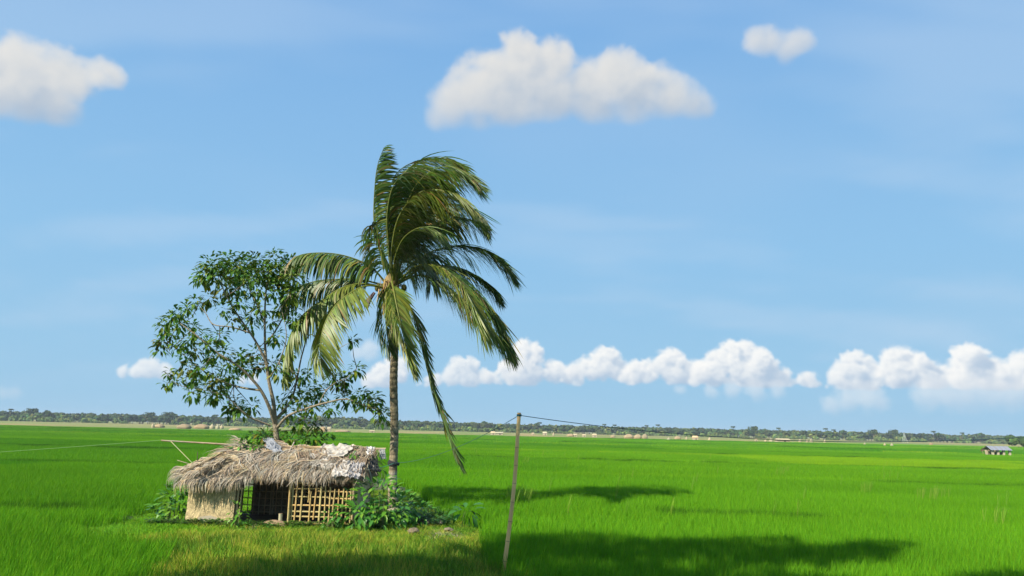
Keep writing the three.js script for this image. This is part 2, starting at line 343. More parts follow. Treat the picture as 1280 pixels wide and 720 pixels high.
// plots: bunds are lines z = z0 + slope * x; between two of them lies one field
const bunds = [[-22.4, 0.02, -60, -10.6], [-44, 0.02, 21, 60], [-25.2, 0.05, 5.2, 10.5], [-46, -0.04, -90, -16], [-70, 0.05, -200, 300], [-92, 0.03, -200, 300], [-101, 0.02, 25, 300], [-122, 0.06, -300, 300], [-150, 0.02, -300, 300], [-182, 0.05, -300, 500], [-215, 0.03, -400, 500], [-250, 0.04, -400, 500], [-300, 0.03, -400, 500]];
function plotAt(x, z) { let k = 0; for (const [z0, s] of bunds) if (z < z0 + s * x) k++; return k * 7 + Math.floor((x + 500 + 20 * noise(k * 3.1, z * 0.01, 1)) / (40 + 6 * k)); }
function onBund(x, z, w) { for (let k = 0; k < bunds.length; k++) { const [z0, s, a, b] = bunds[k]; if (x > a && x < b && Math.abs(z - z0 - s * x - noise(x * 0.08, z0, 3) * 0.5) < w) return k + 1; } return 0; }
const bundShadeWeedTint = (k) => (k % 3 === 0 ? [1.5, 1.1, 1.3] : [0.42, 0.46, 0.8]);   // bund growth: dark tint stands in for shaded gaps, straw tint for weeds
function riceTint(x, z) {
  const h = VAL[(plotAt(x, z) * 37) & 255] * (plotAt(x, z) < 14 ? 0.15 : 1);
  const n = noise(x * 0.12, 2, z * 0.12) * 0.12 + noise(x * 0.6, 5, z * 0.6) * 0.08 + noise(x * 0.015, 8, z * 0.22) * 0.16;   // patches and streaks of the stand
  let t = [1 + h * 0.34 + n * 1.3, 1 + h * 0.17 + n, 1 + n];
  return t.map((v) => Math.max(0.2, v));
}
const inRipe = (x, z) => (x > 26 && z < -71 + x * 0.05 && z > -91 + x * 0.03) || (x > -8 && x < 70 && Math.abs(z + 96 - x * 0.05) < 1.6);   // the two ripening strips
const RICE = [[0.135, 0.355, 0.012], [0.17, 0.40, 0.014], [0.105, 0.31, 0.010]], RIPE = [[0.20, 0.40, 0.014], [0.24, 0.42, 0.015], [0.16, 0.36, 0.012]];
const farEdge = (x) => 292 + x * 0.24 + noise(x * 0.012, 7, 1) * 16;
{
  const r = rngOf(11);
  const near = [], mid = [], far = [], ripe = [];
  const half = (z, pad) => -z * 0.72 + pad;
  for (let z = -10.5; z > -46; z -= 0.62) for (let x = -half(z, 3); x < half(z, 3); x += 0.62) {
    const X = x + (r() - 0.5) * 0.3, Z = z + (r() - 0.5) * 0.3, m = insideMound(X, Z);
    if (m > -0.45) continue;
    const bu = onBund(X, Z, 0.46); if (bu && Z > -24 && r() < 0.75) continue;
    if (Math.abs(X + 11.3) < 0.5 && Math.abs(Z + 19.6) < 0.7) continue;
    near.push([X, groundY(X, Z), Z, Math.floor(r() * 4) * Math.PI / 2 * 0 + (r() - 0.5) * 0.5, 1, 0.9 + r() * 0.2 + noise(X * 0.3, 1, Z * 0.3) * 0.14, bu ? bundShadeWeedTint(bu % 3 || 1) : riceTint(X, Z)]);
  }
  for (let z = -46; z > -135; z -= 1.9) for (let x = -half(z, 6); x < half(z, 6); x += 1.9) {
    const X = x + (r() - 0.5) * 0.9, Z = z + (r() - 0.5) * 0.9; const bu = onBund(X, Z, 1.1);
    (!bu && inRipe(X, Z) ? ripe : mid).push([X, 0, Z, (r() - 0.5) * 0.6, 1, (0.88 + r() * 0.24 + noise(X * 0.1, 1, Z * 0.1) * 0.14) * (bu ? 0.9 : 1), bu ? bundShadeWeedTint(bu) : riceTint(X, Z)]);
  }
  for (let z = -135; z > -480; z -= 6.4) for (let x = -half(z, 15); x < half(z, 15); x += 6.4) {
    const X = x + (r() - 0.5) * 3, Z = z + (r() - 0.5) * 3; if (-Z > farEdge(X) || (onBund(X, Z, 4) && r() < 0.5)) continue;
    const bu = onBund(X, Z, 3.3); far.push([X, 0, Z, (r() - 0.5) * 0.6, 1, 0.85 + r() * 0.3, bu ? bundShadeWeedTint(bu) : riceTint(X, Z)]);
  }
  spread('rice_crop', bladePatch(1, 0.86, 430, 0.36, 0.6, 0.0095, 0.08, RICE, 3, 0.3), M.rice, near, 'dense bright green rice standing in the paddies around the hut mound', 'rice');
  spread('rice_crop', bladePatch(2, 2.5, 1300, 0.36, 0.6, 0.019, 0.1, RICE, 2, 0.3), M.rice, mid, 'rice paddies of the middle distance divided by thin bunds tinted dark as shaded gaps', 'rice');
  spread('rice_crop', bladePatch(3, 8, 1500, 0.36, 0.62, 0.09, 0.14, RICE, 2, 0.3), M.rice, far, 'far rice paddies that end at the pale village ground', 'rice');
  spread('ripening_rice', bladePatch(8, 2.5, 1300, 0.36, 0.6, 0.019, 0.1, RIPE, 2, 0.3), M.rice, ripe, 'yellower ripening rice in a strip before the tin roofed shed', 'rice');
  console.log('rice', near.length, mid.length, far.length);

  // grass on the mound
  const green = [], dry = [], bright = [];
  for (let z = -9; z > -33; z -= 0.27) for (let x = -14; x < 3; x += 0.27) {
    const X = x + (r() - 0.5) * 0.2, Z = z + (r() - 0.5) * 0.2, m = insideMound(X, Z);
    if (m < -0.55) continue;
    if (X > -8.95 && X < -4.3 && Z < -21.15 && Z > -23.8) continue;                    // the hut stands here
    const path = Math.abs(X + 1.6 - (Z + 20) * 0.15) < 0.42 && Z > -22.5 && Z < -18.3;
    if (path && r() < 0.55) continue;
    const n = noise(X * 0.45, 8, Z * 0.45) + noise(X * 1.3, 3, Z * 1.3) * 0.5, y = groundY(X, Z);
    const left = X < -8.1 || (X < -7.2 && Z < -18 && r() < 0.5), hutSide = lerp(0.34, 0.95, sstep(-20.4, -16.8, Z)), e = [X, y, Z, r() * 6.28, 1, (0.65 + r() * 0.6) * hutSide];
    const k = Z > -20.9 ? 0.5 : 0.12;
    if (left) bright.push([...e, [1 + n * 0.2, 1 + n * 0.1, 1]]);
    else if (r() < k + n * 0.5) dry.push([...e, [1 + n * 0.2, 1 + n * 0.16, 1]]);
    else green.push([...e, [1 + n * 0.15, 1 + n * 0.15, 1]]);
  }
  spread('dry_grass', bladePatch(4, 0.5, 95, 0.16, 0.42, 0.011, 0.12, [[0.30, 0.36, 0.03], [0.23, 0.34, 0.025], [0.38, 0.37, 0.06], [0.17, 0.30, 0.022]], 3, 0.45), M.grass, dry, 'yellowing wild grass on the mound before the thatched hut', 'grass');
  spread('green_grass', bladePatch(5, 0.5, 95, 0.14, 0.38, 0.012, 0.1, [[0.12, 0.28, 0.018], [0.17, 0.32, 0.02], [0.10, 0.23, 0.016]], 3, 0.45), M.grass, green, 'green wild grass around the foot of the thatched hut', 'grass');
  spread('bright_grass', bladePatch(6, 0.5, 95, 0.14, 0.36, 0.012, 0.1, [[0.16, 0.38, 0.013], [0.21, 0.40, 0.014], [0.13, 0.33, 0.012]], 3, 0.4), M.grass, bright, 'bright yellow green grass on the low spit beside the mud wall', 'grass');
  // broad weeds at the foot of the walls
  const wb = new MB(), rw = rngOf(55);
  for (let k = 0; k < 16; k++) { const a = rw() * 6.28, h = 0.05 + rw() * 0.16; wb.leaf(V(Math.cos(a) * 0.02, h, Math.sin(a) * 0.02), V(Math.cos(a), 0.35, Math.sin(a)).normalize(), V(0, 1, 0), 0.07 + rw() * 0.05, 0.045, vary([0.09, 0.24, 0.02], rw, 0.25, 0.2)); }
  wb.tube([V(0, 0, 0), V(0.01, 0.2, 0)], [0.005, 0.003], 4, [0.09, 0.15, 0.03], false);
  const weeds = [];
  for (let k = 0; k < 300; k++) { const X = lerp(-9.6, -3.4, rw()), Z = -20.85 + (rw() + rw() - 1) * 0.35; weeds.push([X, groundY(X, Z), Z, rw() * 6.28, 0.6 + rw() * 0.6, 0.35 + rw() * 0.5, [0.8 + rw() * 0.7, 0.8 + rw() * 0.4, 1]]); }
  for (let k = 0; k < 130; k++) { const X = lerp(-3.4, -1.6, rw()), Z = lerp(-24.5, -21.4, rw()); weeds.push([X, groundY(X, Z), Z, rw() * 6.28, 0.8 + rw() * 0.8, 0.8 + rw() * 0.9, [0.8 + rw() * 0.6, 0.8 + rw() * 0.4, 1]]); }
  spread('weeds', wb.geometry(), M.leaf, weeds, 'low broad leaved weeds crowding the foot of the hut walls', 'weeds');
  // seed heads and stray tall grasses above the rice
  const sb = new MB(), rs = rngOf(77);
  for (let k = 0; k < 7; k++) {
    const a = rs() * 6.28, h = 0.7 + rs() * 0.22, e = V(0.12 + rs() * 0.16, 0, (rs() - 0.5) * 0.2);
    sb.ribbon([V(0, 0, 0), V(e.x * 0.2, h * 0.6, e.z * 0.3), V(e.x * 0.7, h, e.z * 0.8), V(e.x * 1.8, h * 0.98, e.z * 1.4)], (t) => 0.008 + 0.012 * sstep(0.6, 0.8, t) * (1 - t), V(Math.cos(a), 0, Math.sin(a)), vary([0.26, 0.38, 0.04], rs, 0.2, 0.1));
  }
  const heads = [];
  for (let k = 0; k < 80; k++) { const d = 23 + rs() ** 1.4 * 60, X = lerp(-0.35, 0.7, rs()) * d; if (insideMound(X, -d) > -0.6) continue; if (noise(X * 0.12, 4, d * 0.12) < -0.02) continue; heads.push([X, 0, -d, (rs() - 0.5) * 0.8, 1, 0.85 + rs() * 0.25, [0.8 + rs() * 0.4, 1, 1]]); }
  for (const [px, py] of [[650, 640], [640, 636], [1245, 668], [1165, 636], [1150, 634], [1180, 632], [975, 600], [980, 596], [655, 585], [1085, 625]]) { const p = ground(px, py); for (let k = 0; k < 6; k++) heads.push([p.x + (rs() - 0.5) * 0.6, 0, p.z + (rs() - 0.5) * 0.6, rs() - 0.5, 1, 0.95, [1, 1, 1]]); }
  spread('weed_grass', sb.geometry(), M.grass, heads, 'thin yellowish weed stalks rising here and there above the rice', 'grass');
}

// ---------------------------------------------------------------- bamboo
function bambooGeo(pts, r0, r1, seg = 8, seed = 1, pale = [0.50, 0.38, 0.17], node = 0.32) {   // a cane with swollen nodes
  const r = rngOf(seed), total = pts.reduce((s, p, k) => s + (k ? p.distanceTo(pts[k - 1]) : 0), 0), P = [], rad = [], cols = [];
  const c = pts.length > 2 ? new THREE.CatmullRomCurve3(pts) : new THREE.LineCurve3(pts[0], pts[1]), n = Math.max(1, Math.round(total / node));
  for (let k = 0; k <= n; k++) {
    const tone = vary(pale, r, 0.14, 0.08), dark = [0.22, 0.14, 0.07];
    for (const [o, f, cc] of [[-0.018, 1, tone], [-0.008, 1.14, tone], [0, 1.06, dark], [0.008, 1.13, tone], [0.03, 1, tone]]) {
      const t = k / n + o * 1.1 / total; if (t < 0 || t > 1) continue;
      P.push(c.getPoint(t)); rad.push(lerp(r0, r1, t) * f); cols.push(cc);
    }
  }
  const b = new MB(); b.tube(P, (t, k) => rad[k], seg, (t, k) => cols[k]); return b;
}

// ---------------------------------------------------------------- coconut palm
const PD = 25.0;                                  // depth of the palm
{
  const base = at(492, 641, PD); base.y = groundY(base.x, base.z);
  const palm = thing('coconut_palm', 'tall coconut palm with windblown fronds and ringed grey trunk beside the hut', 'palm tree', base);
  const r = rngOf(31), loc = (px, py, dz = 0) => at(px, py, PD - dz).sub(base);       // dz towards the camera
  {
    const path = curve([V(0, -0.1, 0), loc(491, 600), loc(493, 540), loc(492, 480), loc(493, 430), loc(491, 395), loc(488, 362)], 210), b = new MB();
    b.tube(path, (t, k) => { const ring = Math.sin(k * 1.25 + noise(k * 0.2, 1, 1) * 1.5); return lerp(0.19, 0.135, sstep(0, 0.2, t)) * (1 + 0.06 * Math.max(0, ring)) + 0.10 * (1 - sstep(0, 0.04, t)) - 0.012 * sstep(0.3, 1, t); }, 16,
      (t, k) => { const n = noise(k * 0.31, 4, 2), li = sstep(0.1, 0.45, noise(k * 0.12, 9, 1) + (t < 0.35 ? 0.2 : -0.15)); const d = Math.sin(k * 1.25 + noise(k * 0.2, 1, 1) * 1.5) < -0.55 ? 0.5 : 1; return [lerp(0.34, 0.50, li) * (1 + n * 0.25) * d, lerp(0.285, 0.47, li) * (1 + n * 0.25) * d, lerp(0.18, 0.37, li) * (1 + n * 0.25) * d]; });
    b.build('trunk', M.palmBark, palm);
  }
  {
    const p = loc(492, 579); const b = new MB();     // the dark band where the green cord is tied
    b.tube([p.clone().add(V(0, -0.07, 0)), p, p.clone().add(V(0.02, 0.06, 0))], [0.185, 0.2, 0.185], 14, [0.02, 0.022, 0.025]); b.build('cord_binding', M.plain, palm);
  }
  { // fibrous crown shaft
    const b = new MB();
    for (let k = 0; k < 150; k++) {
      const a = r() * 6.28, y = r() * 0.95, c = loc(488, 385).add(V(0, y, 0)), o = V(Math.cos(a), 0, Math.sin(a)), rad = 0.12 + 0.16 * sstep(0, 0.6, y);
      const p = c.clone().addScaledVector(o, rad * 0.75), q = p.clone().addScaledVector(o, 0.12 + r() * 0.16).add(V(0, 0.05 - r() * 0.15, 0)), e = q.clone().addScaledVector(o, 0.04).add(V((r() - 0.4) * 0.1, -0.14 - r() * 0.28, 0));
      b.ribbon([p, q, e], (t) => (0.07 + 0.04 * Math.sin(k)) * (1 - t * 0.7), V(-Math.sin(a), 0.3, Math.cos(a)).normalize(), vary([[0.30, 0.20, 0.09], [0.22, 0.13, 0.06], [0.35, 0.30, 0.08]][k % 3], r, 0.3, 0.1));
    }
    b.tube([loc(488, 395), loc(488, 375), loc(489, 352), loc(490, 340)], [0.16, 0.25, 0.27, 0.12], 12, [0.26, 0.19, 0.08]);
    b.build('fibre_sheath', M.thatch, palm);
  }
  { // young nuts
    for (const [x, y, d] of [[476, 368, 0.25], [482, 374, 0.35], [499, 366, 0.35], [505, 360, 0.25], [472, 360, 0.15]]) {
      const g = new THREE.SphereGeometry(0.1, 12, 9); g.scale(1, 1.3, 1); const c = new Float32Array(g.attributes.position.count * 3); for (let k = 0; k < c.length; k += 3) c.set([0.20, 0.19, 0.04], k); g.setAttribute('color', new THREE.BufferAttribute(c, 3));
      const o = new THREE.Mesh(g, M.broad); o.name = 'coconut'; o.position.copy(loc(x, y, d)); o.castShadow = true; palm.add(o);
    }
    const b = new MB(), p = loc(468, 366, 0.2), q = loc(461, 375, 0.3); b.tube([p, q, loc(460, 385, 0.3)], [0.05, 0.09, 0.02], 7, [0.14, 0.10, 0.10]); b.tube([q, loc(452, 375, 0.3)], [0.05, 0.01], 6, [0.14, 0.10, 0.10]); b.build('dead_bract', M.thatch, palm);
  }
  // fronds: [path of (pixel x, pixel y, metres towards the camera), leaflet length, droop, wind, leaflets from, colour, spread of the two rows, n]
  const G1 = [0.085, 0.15, 0.016], G2 = [0.06, 0.12, 0.017], G3 = [0.15, 0.20, 0.022], G4 = [0.048, 0.10, 0.017];
  const F = [
    [[[484, 356, 0], [464, 334, 0.1], [432, 320, 0.25], [398, 316, 0.4], [372, 320, 0.5], [354, 334, 0.6]], 1.05, 1.7, 0.10, 0.14, G1, 0.5, 70],
    [[[482, 360, 0], [458, 355, 0.3], [432, 358, 0.6], [404, 374, 0.9], [380, 392, 1.1], [364, 416, 1.2], [357, 446, 1.25], [354, 474, 1.25]], 1.15, 1.25, 0.35, 0.2, G3, 0.8, 84],
    [[[482, 357, 0], [452, 350, -0.4], [420, 349, -0.7], [392, 352, -1.0], [368, 362, -1.2], [352, 384, -1.3]], 1.1, 1.7, 0.1, 0.18, G1, 0.5, 70],
    [[[482, 360, 0.2], [460, 357, 0.9], [438, 366, 1.5], [416, 386, 2.0], [404, 410, 2.3], [400, 438, 2.45], [403, 462, 2.5]], 1.1, 0.9, 0.5, 0.25, G3, 0.9, 76],
    [[[487, 350, 0], [478, 322, -0.3], [468, 284, -0.5], [468, 240, -0.6], [472, 206, -0.6], [480, 184, -0.6]], 0.95, 0.35, 1.15, 0.16, G2, 0.9, 76],
    [[[487, 350, 0], [480, 330, 0.3], [470, 300, 0.6], [465, 282, 0.7], [468, 276, 0.8]], 0.9, 1.4, 0.2, 0.2, G2, 0.7, 40],
    [[[491, 348, 0], [487, 296, 0.2], [494, 238, 0.4], [516, 206, 0.5], [548, 198, 0.5], [580, 208, 0.4]], 1.15, 0.55, 1.2, 0.14, G1, 0.95, 90],
    [[[492, 348, 0], [496, 292, 0.5], [512, 242, 0.9], [542, 216, 1.1], [572, 218, 1.1], [598, 234, 1.0]], 1.2, 0.65, 1.1, 0.14, G1, 0.9, 92],
    [[[493, 348, 0], [504, 300, -0.4], [528, 258, -0.8], [560, 246, -1.0], [586, 258, -1.0], [606, 276, -1.0]], 1.2, 0.9, 0.8, 0.14, G2, 0.85, 88],
    [[[491, 350, 0.2], [490, 310, 0.8], [500, 268, 1.3], [526, 240, 1.6], [558, 238, 1.7], [588, 258, 1.7]], 1.2, 0.85, 0.9, 0.12, G3, 0.9, 84],
    [[[490, 348, 0], [484, 300, -0.5], [484, 250, -0.9], [498, 214, -1.1], [528, 200, -1.1], [566, 206, -1.0]], 1.1, 0.5, 1.15, 0.14, G4, 0.95, 84],
    [[[492, 350, 0.3], [494, 322, 1.0], [506, 296, 1.7], [528, 284, 2.2], [552, 292, 2.4]], 1.1, 1.1, 0.7, 0.12, G1, 0.9, 64],
    [[[494, 348, 0], [508, 316, 0.3], [532, 286, 0.4], [566, 272, 0.4], [592, 276, 0.3], [606, 288, 0.2]], 1.05, 1.0, 0.75, 0.14, G4, 0.8, 76],
    [[[497, 346, 0], [528, 320, -0.2], [564, 308, -0.4], [598, 310, -0.5], [624, 324, -0.5], [640, 344, -0.5]], 1.15, 1.1, 0.55, 0.14, G2, 0.75, 84],
    [[[497, 348, 0], [534, 332, -0.9], [574, 336, -1.4], [606, 352, -1.7], [624, 372, -1.8]], 1.05, 1.15, 0.5, 0.16, G4, 0.75, 70],
    [[[498, 354, 0.1], [518, 334, 0.7], [546, 332, 1.3], [574, 352, 1.8], [594, 384, 2.1], [606, 418, 2.2]], 1.25, 1.25, 0.4, 0.14, G3, 0.8, 90],
    [[[499, 352, 0], [530, 336, 0.0], [566, 344, -0.1], [602, 372, -0.2], [624, 404, -0.3], [640, 440, -0.3]], 1.2, 1.3, 0.4, 0.16, G2, 0.75, 92],
    [[[498, 354, 0], [524, 344, 0.5], [556, 356, 0.8], [588, 384, 0.9], [616, 412, 0.9], [640, 442, 0.8]], 1.05, 1.35, 0.35, 0.2, G1, 0.7, 84],
    [[[490, 352, 0.3], [492, 362, 0.8], [497, 388, 1.25], [504, 418, 1.45], [512, 448, 1.5], [516, 466, 1.5]], 0.95, 0.7, 0.35, 0.08, G3, 1.0, 76],
    [[[487, 354, 0.2], [483, 368, 0.7], [482, 392, 1.0], [484, 420, 1.15], [488, 440, 1.2]], 0.85, 0.9, 0.3, 0.1, G1, 0.9, 50],
    [[[498, 362, 0], [517, 392, 0.3], [528, 430, 0.4], [536, 468, 0.4], [548, 506, 0.3], [562, 548, 0.2], [578, 586, 0.2]], 0.85, 0.9, 0.45, 0.12, G2, 0.75, 74],
    [[[492, 348, 0.1], [498, 300, 0.8], [508, 256, 1.2], [528, 222, 1.4], [556, 208, 1.5], [580, 218, 1.5], [594, 230, 1.5]], 1.15, 0.7, 1.0, 0.14, G1, 0.95, 88],
    [[[491, 348, 0], [486, 306, 0.6], [484, 268, 1.0], [492, 232, 1.2], [512, 212, 1.3], [540, 212, 1.3]], 1.1, 0.7, 1.0, 0.12, G2, 0.95, 76],
    [[[493, 348, 0], [502, 312, -0.3], [522, 276, -0.5], [552, 256, -0.6], [580, 258, -0.6], [602, 276, -0.6]], 1.15, 0.9, 0.8, 0.14, G4, 0.85, 80],
    [[[494, 350, 0], [500, 330, -0.8], [510, 316, -1.6], [524, 316, -2.2], [536, 332, -2.6], [540, 356, -2.8]], 1.1, 1.3, 0.3, 0.16, G4, 0.8, 66],
  ];
  F.forEach(([path, LL, droop, wind, from, col, rows, n], fi) => {
    const c = new THREE.CatmullRomCurve3(path.map(([x, y, d]) => loc(x, y, d)), false, 'centripetal'), N = 26, pts = c.getSpacedPoints(N), rb = new MB(), lb = new MB();
    rb.tube(pts, (t) => lerp(0.05, 0.007, Math.sqrt(t)), 6, (t) => vary([0.20, 0.23, 0.035], () => 0.5));
    const fr = rb.build('frond', M.palm, palm, pts[0]);
    n = Math.round(n * 1.75);
    for (let k = 0; k < n * 2; k++) {
      const s = k & 1 ? 1 : -1, t = lerp(from, 0.995, (k >> 1) / n + (r() - 0.5) * 0.012), p = c.getPointAt(clamp(t)), T = c.getTangentAt(clamp(t));
      const hor = T.clone().cross(V(0, 1, 0)); if (hor.lengthSq() < 0.02) hor.set(0, 0, 1); hor.normalize();
      const len = LL * (0.55 + 0.45 * Math.sin(Math.PI * clamp(0.12 + t * 0.8))) * (t > 0.88 ? lerp(1, 0.55, (t - 0.88) / 0.12) : 1) * ((fi > 5 && fi < 13) || fi > 20 ? 1.35 : fi > 12 && fi < 18 ? 1.35 : 1.08) * (0.78 + r() * 0.4);
      let d = hor.clone().multiplyScalar(s * rows).addScaledVector(T, (fi > 5 && fi < 13 ? 0.5 : 0.65) + r() * 0.25).add(V((r() - 0.5) * 0.3, 0.1 + (r() - 0.5) * 0.35, (r() - 0.5) * 0.3)); if ((fi > 5 && fi < 13) || (fi > 20 && fi < 24)) d.x += d.x < 0 ? 1.0 : 0.3; if (fi === 4) d.x += d.x < 0 ? 0.8 : 0.2; d.normalize();
      const up = fi > 4 && fi < 13 || fi > 20, bn = noise(k * 0.09, fi * 3.3, s * 2.1), bm = noise(k * 0.11, fi * 5.7, s * 4.1), gd = droop * (up ? 1.4 : 1) * (0.75 + r() * 0.5 + bn * 0.8), wd = wind * (up ? 0.55 : 1) * (0.75 + r() * 0.5 + bm * 0.9), ps = [p.clone()], q = p.clone(), SG = 5;
      for (let m = 0; m < SG; m++) { d.add(V(wd * 0.36, -gd * 0.36, (r() - 0.5) * 0.06)).normalize(); q.addScaledVector(d, len / SG); ps.push(q.clone()); }
      const side = d.clone().cross(V(0.15 * s, 0.1, 1)).normalize().lerp(T, 0.55).normalize();
      lb.ribbon(ps, (u) => (u >= 1 ? 0 : (0.045 + 0.018 * Math.sin(k * 2.3)) * Math.min(1, 0.45 + u * 2.4) * (u > 0.6 ? lerp(1, 0.35, (u - 0.6) / 0.4) : 1)), side, vary(r() < 0.07 ? [0.24, 0.18, 0.06] : r() < 0.1 ? [0.19, 0.22, 0.04] : col, r, 0.36, 0.16));
    }
    const o = lb.build('leaflets', M.palm, fr, pts[0]); o.position.set(0, 0, 0); o.userData.kind = 'stuff';
  });
}

// ---------------------------------------------------------------- broadleaf tree behind the hut
function leafClump(r, centre, rad, n, size, cols, out) {
  const b = new MB();
  for (let k = 0; k < n; k++) {
    const u = V(r() - 0.5, r() - 0.42, r() - 0.5).normalize(), p = centre.clone().addScaledVector(u, rad * Math.cbrt(r()) * 0.85);
    const d = u.clone().add(V((r() - 0.5) * 0.9 + 0.2, -0.35 + (r() - 0.5) * 0.6, (r() - 0.5) * 0.9)).normalize();
    const up = V((r() - 0.5) * 0.5, 1, (r() - 0.5) * 0.5).normalize(), l = size * (0.45 + r() * 0.8);
    b.leaf(p, d, Math.abs(d.dot(up)) > 0.95 ? V(1, 0, 0) : up, l, l * 0.48, vary(cols[Math.floor(r() * cols.length)], r, 0.25, 0.18), 0.3);
  }
  return b;
}
{
  const TD = 24.6, base = at(348, 636, TD); base.y = groundY(base.x, base.z);
  const tree = thing('broadleaf_tree', 'slender open crowned broadleaf tree with pale forked trunk rising behind the hut', 'tree', base), r = rngOf(41);
  const loc = (px, py, dz = 0) => at(px, py, TD - dz).sub(base), B = [0.38, 0.33, 0.23];
  const limbs = [
    ['trunk', [[348, 640, 0], [347, 600, 0], [347, 560, 0], [345, 540, 0], [343, 522, 0]], 0.12, 0.1],
    ['branch', [[344, 530, 0], [342, 505, 0.1], [336, 476, 0.1], [332, 444, 0], [331, 404, -0.1], [332, 370, 0], [336, 340, 0]], 0.085, 0.02],
    ['branch', [[344, 532, 0], [336, 508, 0.3], [326, 488, 0.5], [313, 472, 0.7], [298, 458, 0.9], [270, 440, 1.1], [244, 418, 1.2], [222, 402, 1.2]], 0.075, 0.014],
    ['branch', [[335, 456, 0.1], [318, 424, 0.4], [300, 398, 0.6], [284, 372, 0.8], [272, 344, 0.8]], 0.05, 0.014],
    ['branch', [[312, 416, 0.4], [290, 409, 0.5], [266, 405, 0.4], [256, 390, 0.3], [246, 380, 0.3]], 0.03, 0.01],
    ['branch', [[345, 536, 0], [360, 520, 0.4], [385, 510, 0.7], [410, 503, 0.8], [432, 499, 0.8], [456, 507, 0.7], [476, 514, 0.6]], 0.055, 0.012],
    ['branch', [[398, 506, 0.7], [408, 488, 0.6], [420, 478, 0.5], [434, 472, 0.4], [446, 460, 0.4]], 0.025, 0.008],
    ['branch', [[345, 524, 0], [364, 500, -0.5], [372, 470, -0.8], [378, 442, -0.9], [388, 418, -0.9], [412, 438, -0.8], [438, 428, -0.7]], 0.05, 0.008],
    ['branch', [[338, 532, 0.1], [312, 521, 0.4], [296, 508, 0.6], [284, 496, 0.7], [266, 490, 0.8], [244, 486, 0.8]], 0.035, 0.01],
    ['branch', [[326, 488, 0.5], [300, 484, -0.2], [276, 476, -0.7], [252, 462, -0.9], [230, 444, -1.0], [210, 428, -1.0]], 0.045, 0.01],
    ['branch', [[252, 486, 0.6], [234, 484, 0.5], [221, 480, 0.5], [206, 465, 0.5]], 0.014, 0.006],
    ['branch', [[333, 430, 0], [350, 404, -0.6], [362, 376, -0.9], [366, 346, -1.0], [356, 326, -1.0]], 0.035, 0.01],
    ['branch', [[331, 404, -0.1], [318, 374, -0.8], [304, 346, -1.1], [300, 326, -1.1]], 0.035, 0.01],
    ['branch', [[336, 474, 0.1], [350, 450, 0.7], [358, 420, 1.0], [352, 386, 1.1]], 0.03, 0.01],
  ];
  const sk = [];
  for (const [name, p, r0, r1] of limbs) {
    const path = curve(p.map((q) => loc(...q)), p.length * 5), b = new MB();
    b.tube(path, (t) => 0.85 * lerp(r0, r1, t) * (1 + (name === 'trunk' ? 0.5 * (1 - sstep(0, 0.2, t)) : 0)), name === 'trunk' ? 12 : 7, (t, k) => B.map((c) => c * (1 + noise(k * 0.7, r0 * 90, 3) * 0.3)));
    b.build(name, M.bark, tree); path.forEach((q, k) => { if (k > path.length * 0.25) sk.push(q); });
  }
  const spots = [[265, 332], [283, 326], [300, 330], [320, 328], [345, 324], [360, 331], [275, 345], [295, 346], [315, 346], [335, 346], [355, 350], [370, 346], [262, 342], [300, 362], [325, 362], [345, 362], [365, 366], [285, 360], [254, 346], [310, 334], [330, 338], [290, 336], [350, 340], [246, 379], [262, 373], [235, 386], [222, 393], [280, 386], [300, 379], [325, 386], [350, 386], [290, 400], [310, 405], [318, 395], [365, 390], [340, 400], [206, 406], [215, 400], [203, 426], [212, 416], [225, 406], [240, 411], [235, 426], [250, 419], [222, 431], [245, 439], [260, 431], [275, 421], [201, 436], [265, 446], [280, 441], [232, 446], [235, 461], [250, 461], [265, 463], [285, 456], [300, 446], [310, 460], [290, 471], [270, 476], [241, 476], [255, 486], [240, 491], [275, 486], [268, 494], [305, 456], [325, 456], [340, 456], [350, 466], [320, 441], [360, 441], [370, 401], [346, 421], [295, 505], [300, 512], [288, 510], [315, 508], [386, 491], [395, 496], [375, 500], [365, 491], [390, 511], [360, 515], [350, 506], [380, 526], [400, 486], [370, 531], [395, 531], [346, 545], [390, 545], [365, 548], [400, 552], [433, 476], [446, 463], [425, 481], [418, 471], [440, 500], [450, 496], [455, 506], [430, 500], [462, 501], [468, 506], [475, 516], [478, 521], [470, 499], [412, 512], [385, 470], [372, 470], [330, 546], [318, 548]];
  const thin = [[440, 426], [208, 481], [221, 476], [214, 466]];
  const LC = [[0.085, 0.19, 0.018], [0.12, 0.24, 0.022], [0.06, 0.145, 0.016], [0.22, 0.29, 0.028]];
  [...spots.map((s) => [...s, 1]), ...thin.map((s) => [...s, 0.6])].forEach(([px, py, k], idx) => {
    const spread_ = py < 400 ? 1.5 : 1.2; let c = loc(px, py, (r() - 0.5) * 2 * spread_), best = null, bd = 1e9;
    for (const q of sk) { const d = q.distanceTo(c); if (d < bd) { bd = d; best = q; } }
    const far = bd > 1.3 ? 1.3 / bd : 1; if (far < 1) { const zc = lerp(best.z, c.z, far); c = loc(px, py, zc); }
    const dense = py < 370 ? 104 : 54, lb = leafClump(r, c, (py < 370 ? 0.44 : 0.31) * (k < 1 ? 0.6 : 1), Math.round(dense * k), 0.205, idx % 7 === 3 ? [[0.17, 0.18, 0.02], [0.07, 0.12, 0.015]] : LC);
    const cl = lb.build('leaf_clump', M.leaf, tree, c); cl.userData.kind = 'stuff';
    const tb = new MB(), mid = best.clone().lerp(c, 0.5).add(V((r() - 0.5) * 0.2, -0.06, (r() - 0.5) * 0.2));
    tb.tube([best, mid, c, c.clone().add(V((r() - 0.3) * 0.2, 0.1, (r() - 0.5) * 0.2))], [0.016, 0.011, 0.007, 0.003], 5, [0.26, 0.21, 0.14], false); tb.build('twig', M.bark, tree);
  });
}

